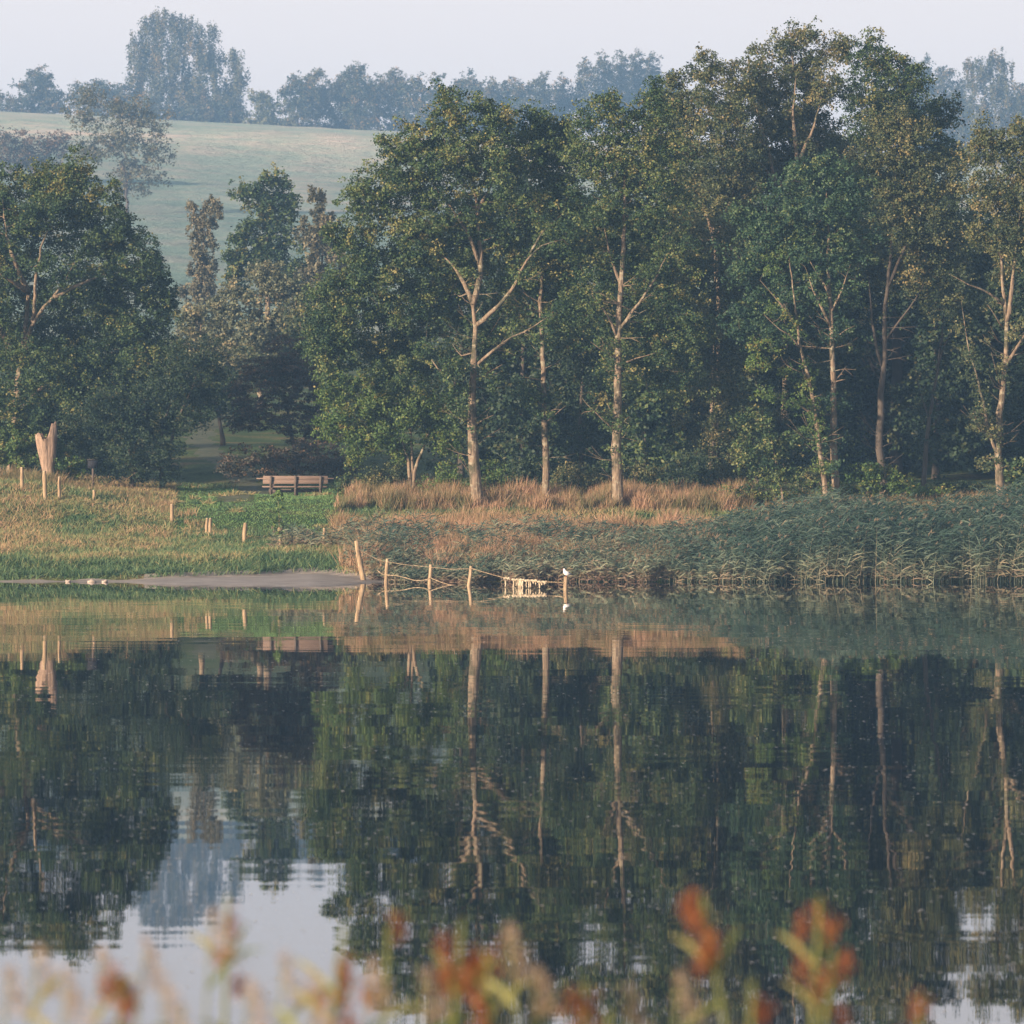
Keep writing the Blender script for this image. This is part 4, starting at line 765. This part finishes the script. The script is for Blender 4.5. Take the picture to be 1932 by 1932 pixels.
for (bx, by), tx_, ty_, Y, r, lab in posts:
    for Yq in np.arange(152.0, 182, .25):          # where the sight line to the foot meets the bank
        bq = P(bx, by, Yq)
        if float(gz(bq[0], Yq)) >= bq[2]: Y = Yq; break
    b = P(bx, by, Y); t = P(tx_, ty_, Y); g = float(gz(b[0], b[1])); e = empty('fence_post', (b[0], b[1], g), lab, 'fence post', 'old fence posts stepping down to the lake')
    mb = MB(); postpart(mb, b[0], Y, g-.3, t[0], t[2], r); o = mb.build('post', M['post'], e, True)
    mb = MB(); mb.tube([[t[0], Y, t[2]-.004], [t[0], Y, t[2]+.012]], [r*.86, r*.6], 8); mb.build('cut_top', M['weed'], e)
b0 = P(680, 1100, 150.6)
fe = empty('wire_fence', (float(b0[0]), 150.6, .05), 'broken wire fence on five leaning wooden posts running out into the lake', 'fence')
fp = [((686, 1102), 672, 1020, 150.4, .075), ((728, 1108), 731, 1054, 149.3, .055), ((811, 1108), 813, 1065, 147.8, .055), ((884, 1112), 889, 1068, 146.2, .055), ((1067, 1117), 1068, 1088, 142, .065)]
tops = []
for (bx, by), tx_, ty_, Y, r in fp:
    b = P(bx, by, Y); t = P(tx_, ty_, Y); mb = MB(); k_ = (t-b)/(t[2]-b[2]+1e-6); bb = b+k_*(-.9-b[2])
    postpart(mb, bb[0], Y, bb[2], t[0], t[2], r); mb.build('post', M['post'], fe, True); tops.append(t)
def wire(pts, r=.009, sag=None):
    q = np.array([P(*a) for a in pts]); d = np.r_[0, np.cumsum(np.linalg.norm(np.diff(q, axis=0), axis=1))]; u = np.arange(0, d[-1], .05)
    c = np.stack([np.interp(u, d, q[:, k]) for k in range(3)], 1)
    for _ in range(6): c[1:-1] = .25*c[:-2]+.5*c[1:-1]+.25*c[2:]
    mb = MB(); mb.tube(c, .55*r*(1+.5*np.abs(RNG.normal(size=len(c)))), 5)
    for k in range(0, len(c)-1, 5):
        a = c[k]; mb.tube([a+np.array([-.015, 0, -.018]), a+np.array([.015, 0, .018])], [.004, .004], 4)
    mb.build('wire', M['wire'], fe)
wire([(676, 1036, 150.3), (705, 1052, 149.9), (730, 1062, 149.2)], .007)
wire([(731, 1060, 149.2), (770, 1066, 148.6), (812, 1070, 147.7)], .009)
wire([(812, 1070, 147.7), (850, 1074, 147), (888, 1073, 146.1)], .009)
wire([(888, 1072, 146.1), (925, 1083, 145.2), (958, 1092, 144.5), (1000, 1097, 143.6), (1035, 1098, 142.8), (1066, 1099, 141.9)], .012)
wire([(712, 1076, 149.6), (722, 1084, 149.4), (729, 1085, 149.2), (748, 1086, 148.9), (765, 1090, 148.5), (785, 1096, 148), (800, 1095, 147.9), (812, 1091, 147.7)], .015)
wire([(812, 1090, 147.7), (830, 1098, 147.2), (850, 1104, 146.8), (870, 1106, 146.4), (893, 1108, 146)], .015)
# dried weed hanging on the wire
wd = []
def drape(x0, x1, ytop, drops, Y, lab):
    e = P((x0+x1)/2, ytop+6, Y); r_ = empty('hanging_weed', e, lab, 'dried weed', 'pale dried weed hung on the fence wire')
    mb = MB(); n = max(6, int((x1-x0)*1.4)); xs_ = np.linspace(x0, x1, n)
    mb.tube([P(a, ytop+.6*math.sin(a*.9), Y-.01) for a in xs_], .028*(1+.4*np.abs(np.sin(xs_*1.3)))*np.r_[.4, np.ones(n-2), .4], 6)
    for px_, l, wpx in drops:
        pts = [P(px_+random.uniform(-.6, .6), ytop+l*k/6, Y-.01+.012*math.sin(k)) for k in range(7)]; mb.tube(pts, .8*wpx/68*np.array([.75, 1, .85, .95, .8, .9, .5])/2, 6)
    mb.build('weed', M['weed'], r_, True)
drape(950, 962, 1091, [(953.5, 17, 4), (961, 3, 3)], 144.4, 'thin pale weed strip at the left end of the hung weed')
drape(966, 990, 1094, [(969, 16, 4), (974, 12, 3), (982, 17, 7), (986, 16, 6), (978, 17, 4)], 144.0, 'broadest pale weed curtain on the sagging wire')
drape(990, 1014, 1095.5, [(993, 13, 3), (998, 14, 4), (1001, 13, 3), (1006, 6, 3), (1011, 8, 3)], 143.5, 'ragged weed fringe right of the broad weed curtain')
drape(1014, 1032, 1098, [(1018, 12, 5), (1022, 6, 4), (1027, 5, 3), (1030, 4, 2)], 143.0, 'short weed tuft at the right end of the hung weed')

# ---------------------------------------------------------------- gull on the outermost post
tp = tops[-1]; G = np.array([tp[0], 142.0, tp[2]])
ge = empty('gull', G, 'small white and pale grey gull standing on the outermost post in the lake', 'bird')
mb = MB(); s_ = 1.0
prof = [(-.015, .085, .012), (-.06, .080, .028)]
spine = np.array([[.125, 0, .075], [.09, 0, .078], [.055, 0, .085], [.02, 0, .095], [-.015, 0, .115], [-.035, 0, .145], [-.040, 0, .168], [-.048, 0, .188], [-.058, 0, .200], [-.072, 0, .203]])
rr = np.array([.008, .028, .050, .060, .058, .044, .032, .032, .028, .010])
mb.tube(spine*1.05+G+np.array([0, 0, -.012]), rr*1.05, 12); mb.build('body', newmat('x')[0] if False else noisemat('white_feather', [(.72, .70, .68), (.82, .80, .78)], 20), ge, True)
mb = MB()
for sy in (-1, 1): mb.tube(np.array([[-.01, sy*.045, .115], [.03, sy*.056, .100], [.08, sy*.040, .082], [.15, sy*.012, .070]])+G, [.022, .034, .024, .005], 8)
mb.build('wing', noisemat('grey_feather', [(.38, .40, .44), (.5, .52, .56)], 20), ge, True)
mb = MB(); mb.tube(np.array([[-.080, 0, .200], [-.10, 0, .196], [-.118, 0, .190]])+G, [.009, .006, .002], 6); mb.build('beak', noisemat('red_beak', [(.25, .05, .03), (.32, .07, .04)], 20), ge, True)
for sy in (-1, 1):
    mb = MB(); mb.tube(np.array([[.015, sy*.020, .06], [.012, sy*.020, .03], [.010, sy*.022, .004]])+G, [.006, .004, .004], 6)
    mb.tube(np.array([[.015, sy*.022, .004], [-.02, sy*.026, .003]])+G, [.006, .004], 6); mb.build('leg', noisemat('red_leg', [(.35, .07, .05), (.4, .1, .06)], 20), ge)

# ---------------------------------------------------------------- picnic bench
Yb = 176.0; s = F/Yb; gb = float(gz((557-CX)/s, Yb)); cx0 = (557.5-CX)/s
be = empty('picnic_bench', (cx0, Yb+.8, gb), 'long weathered brown picnic table with backed benches on both sides, on the lawn edge', 'picnic table')
zt = lambda py: CH-(py-HY)/s
W = (618.6-496.1)/s
def plank(nm, x0, x1, z0, z1, y0, y1, mat='wood', tilt=0):
    mb = MB(); c = [((x0+x1)/2-CX)/s, (y0+y1)/2, (z0+z1)/2]; size = [(x1-x0)/s, y1-y0, z1-z0]
    c_, s__ = math.cos(tilt), math.sin(tilt); rot = [[1, 0, 0], [0, c_, -s__], [0, s__, c_]]
    mb.box(c, size, rot if tilt else None); o = mb.build(nm, M[mat], be)
    bv = o.modifiers.new('bevel', 'BEVEL'); bv.width = .006; bv.segments = 1; return o
zs = zt
def side(y0, x0, x1, sgn, full=True):
    tl = .16*sgn
    plank('backrest_plank', x0, x1, zs(912.8), zs(906.0), y0-.02, y0+.02, tilt=tl)
    plank('backrest_plank', x0+.3, x1, zs(905.5), zs(898.3), y0-.045*sgn, y0+.04-.045*sgn+.001, tilt=tl)
    for px_ in (511.5, 558, 605.3):
        dx = (x0-496.1)*.7; mb = MB(); X = (px_+dx-CX)/s
        mb.tube([[X-.03, y0+sgn*.34, gb-.2], [X-.01, y0+sgn*.16, zs(925)], [X, y0-sgn*.035, zs(911)], [X+.005, y0-sgn*.10, zs(899)]], [.050, .050, .050, .048], 4)
        o = mb.build('backrest_post', M['darkwood'], be)
        mb = MB(); mb.ball([X, y0-sgn*.105, zs(906)], (.016, .012, .016), 8, 6); mb.build('bolt', noisemat('steel_bolt', [(.6, .6, .6), (.75, .75, .75)], 5, rough=.35) if 'bolt' not in M else M['bolt'], o)
    plank('seat', x0-.6, x1-2.0, zs(919.6), zs(917.4), y0+sgn*.05 if sgn > 0 else y0-.40, y0+.40 if sgn > 0 else y0-.05)
M['bolt'] = noisemat('steel_bolt', [(.6, .6, .6), (.75, .75, .75)], 5, rough=.35)
side(Yb, 496.1, 618.6, 1)
side(Yb+1.75, 491.3, 613.5, -1)
plank('table_top', 482.0, 628.5, zs(904.0), zs(902.0), Yb+.62, Yb+1.18)
for px_ in (513, 558, 603):
    X0_ = px_
    plank('table_leg', X0_-2.5, X0_+2.5, gb-.2, zs(904.2), Yb+.85, Yb+.93, 'darkwood')
    plank('cross_beam', X0_-1.6, X0_+1.6, zs(923.5), zs(919.8), Yb+.05, Yb+1.72, 'darkwood')
plank('stretcher', 505, 604, zs(929.5), zs(922.8), Yb+.80, Yb+.845, 'darkwood')

# ---------------------------------------------------------------- broken snag
Ys = 177.6; s = F/Ys; sx = (86-CX)/s; gs = float(gz(sx, Ys)); sn = empty('tree_snag', (sx, Ys, gs), 'pale broken tree snag with one tall and one short jagged prong above the tan grass', 'tree stump')
rows = [(905, 80, 103), (890, 80, 103), (875, 77, 103), (860, 74, 105), (848, 72, 106), (838, 70, 107), (828, 68, 107), (818, 66, 107)]
n = 28; th = np.arange(n)*2*np.pi/n; V = []; zt = lambda py: CH-(py-HY)/s
for py, xa, xb in rows[:-1]:
    z = zt(py) if py != 905 else gs-.2; r = (xb-xa)/2/s; c = ((xa+xb)/2-CX)/s
    rj = r*(1+.07*np.sin(th*5+py*.05)+.05*np.sin(th*9+py*.11)+.03*np.sin(th*13+py)); V.append(np.stack([c+rj*np.cos(th), Ys+rj*.8*np.sin(th), np.full(n, z)], 1))
# jagged rim: tall prong at the right, short one at the left, low front
top = []
for t in th:
    x = 86.5+20.5*math.cos(t)
    y = np.interp(x, [66, 69, 72, 76, 80, 86, 90, 94, 97, 99, 101, 103, 107], [822, 820, 818, 813, 826, 828, 824, 816, 806, 799, 796, 800, 797])
    top.append(y+random.uniform(-3, 3)+(3 if math.sin(t) < -.4 and 74 < x < 94 else 0))
zz = np.array([zt(v) for v in top]); r = 20.5/s; c = (86.5-CX)/s
V.append(np.stack([c+r*np.cos(th), Ys+r*.8*np.sin(th), zz], 1)); V.append(np.stack([c+r*.80*np.cos(th)+.01, Ys+r*.62*np.sin(th), zz-.02], 1)); V.append(np.stack([c+r*.6*np.cos(th), Ys+r*.5*np.sin(th), np.full(n, zt(862))], 1))
V = np.vstack(V); nr = len(V)//n; i, j = np.meshgrid(np.arange(nr-1), np.arange(n), indexing='ij')
build('trunk', V, np.stack([i*n+j, i*n+(j+1) % n, (i+1)*n+(j+1) % n, (i+1)*n+j], -1).reshape(-1, 4), M['snag'], sn, smooth=True)
# little board sign, its shade put into near-black panel and cap colours
p = P(181, 905, 177); g = float(gz(p[0], 177)); bs = empty('board_sign', (p[0], 177, g), 'small dark shaded wooden board on a post among the bushes right of the snag', 'sign')
mb = MB(); mb.box([p[0]-.1, 177, (g+P(0, 868, 177)[2])/2], [.07, .07, P(0, 868, 177)[2]-g]); mb.build('post', M['darkwood'], bs)
mb = MB(); mb.box([p[0]-.1, 177.0-.056, P(0, 876, 177)[2]], [.34, .04, .26]); mb.build('panel', noisemat('shade_black_board', [(.012, .013, .018), (.02, .022, .03)], 6), bs); M['shadewood'] = noisemat('shade_dark_board', [(.02, .02, .02), (.05, .045, .04)], 9)
mb = MB(); mb.box([p[0]-.12, 177-.02, P(0, 867, 177)[2]], [.36, .14, .035]); mb.build('cap_board', M['shadewood'], bs)
# shoreline stones
for k_, (px, py, Y, a, lab) in enumerate([(128, 1090, 150.4, .08, 'flat pale stone at the waterline, left of the three'), (172, 1091.5, 150.2, .13, 'largest pale stone at the waterline below the left bank'), (198, 1093, 150.1, .09, 'reddish stone at the waterline, right of the three')]):
    x = (px-CX)/F*Y; mb = MB(); mb.ball([x, Y, .02], (a, a*.7, .05), 10, 7); o = mb.build('stone', M['stone'], None, True); me = o.data
    for v in me.vertices: v.co.z += .02*math.sin(v.co.x*40+k_); v.co.x += .02*math.sin(v.co.y*30+k_)
    tag(o, lab, 'stone', 'stones at the waterline')

# ---------------------------------------------------------------- foreground plants on the near bank (out of focus)
M['dock'] = leafmat('dock_seed', [(.08, .03, .015), (.20, .065, .028), (.33, .12, .05), (.42, .20, .09)], .35)
M['fgleaf'] = leafmat('near_leaf', [(.04, .10, .025), (.09, .16, .04), (.20, .22, .07), (.40, .33, .13)], .4)
M['plume'] = leafmat('plume', [(.22, .14, .09), (.36, .27, .18), (.5, .42, .32), (.6, .54, .44)], .4)
def near_stem(px, py, Y, lean):
    t = P(px, py, Y); x0 = t[0]-lean; g = float(gz(x0, Y)); b = np.array([x0, Y, g-.03])
    u = np.linspace(0, 1, 9)[:, None]; return b*(1-u)+t*u+np.sin(u*3.14)*np.array([[-lean*.25, 0, 0]])
docks = [(650, 1745, 12.2, .10, 'dock at the right end of the bright water, rust clusters leaning left'), (735, 1745, 13.0, .05, 'dock with two small rust clusters near the lower middle'), (872, 1735, 11.6, .06, 'tall dock with the largest rust head, lower middle'), (915, 1790, 12.6, -.08, 'short dock leaning left beside the largest rust head'),
         (1105, 1850, 12, .02, 'narrow dark red dock above the bottom edge, middle'), (1150, 1905, 11, .03, 'pinkish dock head cut by the bottom edge'), (1325, 1690, 11.8, -.14, 'orange-red dock standing alone at the right of the middle'), (1420, 1850, 11.0, .03, 'broad orange dock with a yellow leaf, bottom right of the middle'),
         (1548, 1690, 12.6, .05, 'slim dock with a pale stem and a round orange head to its right'), (1575, 1790, 12.0, .10, 'low dock with one round orange head'), (1738, 1880, 11.8, .02, 'pink-red dock at the bottom right'), (430, 1690, 13, .02, 'faint red dock seen against the misty reflection'), (345, 1900, 11.2, .05, 'rusty dock at the bottom left of the middle'),
         (232, 1840, 12, .06, 'brownish dock near the bottom left'), (640, 1800, 11.7, .08, 'orange dock just left of the dark reflections')]
for k_, (px, py, Y, lean, lab) in enumerate(docks):
    pts = near_stem(px, py, Y, lean); e = empty('dock_plant', (pts[0][0], Y, float(gz(pts[0][0], Y))), 'blurred '+lab, 'dock plant', 'out-of-focus dock plants on the near bank')
    mb = MB(); mb.tube(pts, np.linspace(.010, .005, 9), 6, t=.6); mb.build('stem', M['fgleaf'], e, True)
    LC = []
    for q in range(random.randint(3, 6)):
        u = random.uniform(.86, 1.0); c = pts[0]*(1-u)+pts[-1]*u; c = np.array([np.interp(u, np.linspace(0, 1, 9), pts[:, a]) for a in range(3)])
        c = c+np.array([random.uniform(-.04, .04), random.uniform(-.03, .03), random.uniform(-.05, .01)])
        LC.append(c+RNG.normal(0, 1, (90, 3))*np.array([.012, .012, .018]))
    LC = np.vstack(LC); V, Fq = leaves(LC, .010, .009); build('seed_head', V, Fq, M['dock'], e, np.clip(.45+RNG.normal(0, .22, len(LC)), 0, 1))
    if k_ % 3 != 1:
        i0 = pts[7]; sg = random.choice((-1, 1)); n = 2
        V, Fq, T = ribbons(np.repeat([i0], n, 0), np.array([[sg*.4, .2, 1.1], [-sg*.6, .1, .8]]), .17, .014, .3, np.array([.55, .75]), 3, face=np.array([[0, 1, .2], [0, 1, .1]])); build('leaf', V, Fq, M['fgleaf'], e, T)
reeds = [(15, 1840, 12, .05, 'pinkish plume at the bottom left corner'), (70, 1800, 12.6, .08, 'pale plume left of the bright reflection'), (125, 1850, 11.5, .04, 'pale plume near the bottom left'), (190, 1810, 12.4, .07, 'tan plume left of the bottom reflection of the birch'), (275, 1790, 12.8, .08, 'faint plume under the birch reflection'),
         (400, 1735, 12.3, .05, 'plume whose yellow leaf arches right over the bright water'), (470, 1870, 11.2, .04, 'green stem plume rising from the bottom edge'), (535, 1815, 12, .05, 'tan plume amid the bright water'), (590, 1860, 11.4, .03, 'plume right of the middle of the bright water'), (700, 1830, 12.5, .05, 'plume where bright water meets dark reflection'),
         (960, 1770, 11.8, -.08, 'plume with a long green-yellow leaf in the lower middle'), (1010, 1840, 12.2, .04, 'plume with a yellow tip in the lower middle'), (1185, 1880, 12, .02, 'tan plume right of the pinkish dock'), (1280, 1850, 12.6, .05, 'yellow-green plume left of the broad orange dock'), (310, 1880, 11, .04, 'thick tan plume at the bottom left'), (800, 1850, 12, .05, 'plume with two crossing yellow leaves left of the middle')]
for k_, (px, py, Y, lean, lab) in enumerate(reeds):
    pts = near_stem(px, py, Y, lean); e = empty('reed_plant', (pts[0][0], Y, float(gz(pts[0][0], Y))), 'blurred reed '+lab, 'reed', 'out-of-focus reeds on the near bank')
    mb = MB(); mb.tube(pts, np.linspace(.006, .0025, 9), 6, t=.6); mb.build('stem', M['fgleaf'], e, True)
    n = 240; u = RNG.random(n)**.8; tip = pts[-1]; LC = tip+np.stack([u*.035+RNG.normal(0, .016, n)*(.4+u), RNG.normal(0, .014, n), -.13*u+.03], 1)
    V, Fq = leaves(LC, .016, .004); build('plume', V, Fq, M['plume'], e, np.clip(.35+RNG.normal(0, .25, n), 0, 1))
    n = 3; bs_ = pts[[5, 6, 7]]; sg = np.array([1, -1, 1])*(1 if k_ % 2 else -1)
    V, Fq, T = ribbons(bs_, np.stack([sg*(.3+.5*RNG.random(3)), RNG.normal(0, .2, 3), .7+.5*RNG.random(3)], 1), .20+.10*RNG.random(3), .016, .5, np.clip(.35+.45*RNG.random(3), 0, 1), 3, face=np.array([[0, 1., .3]]*3)); build('leaf', V, Fq, M['fgleaf'], e, T)

# ---------------------------------------------------------------- haze
hm, ht, ho = newmat('haze_air')
pv = ht.nodes.new('ShaderNodeVolumePrincipled'); pv.inputs['Color'].default_value = (.30, .58, 1.0, 1)
pv.inputs['Density'].default_value = HAZE; pv.inputs['Anisotropy'].default_value = .1
ht.links.new(pv.outputs[0], ho.inputs['Volume'])
mb = MB(); mb.box([0, 730, 49.], [1020, 1580, 104.]); hz = mb.build('haze', hm); hz['kind'] = 'stuff'; tag(hz, 'thin bluish morning haze filling the whole valley', 'haze')
hz.display_type = 'WIRE'
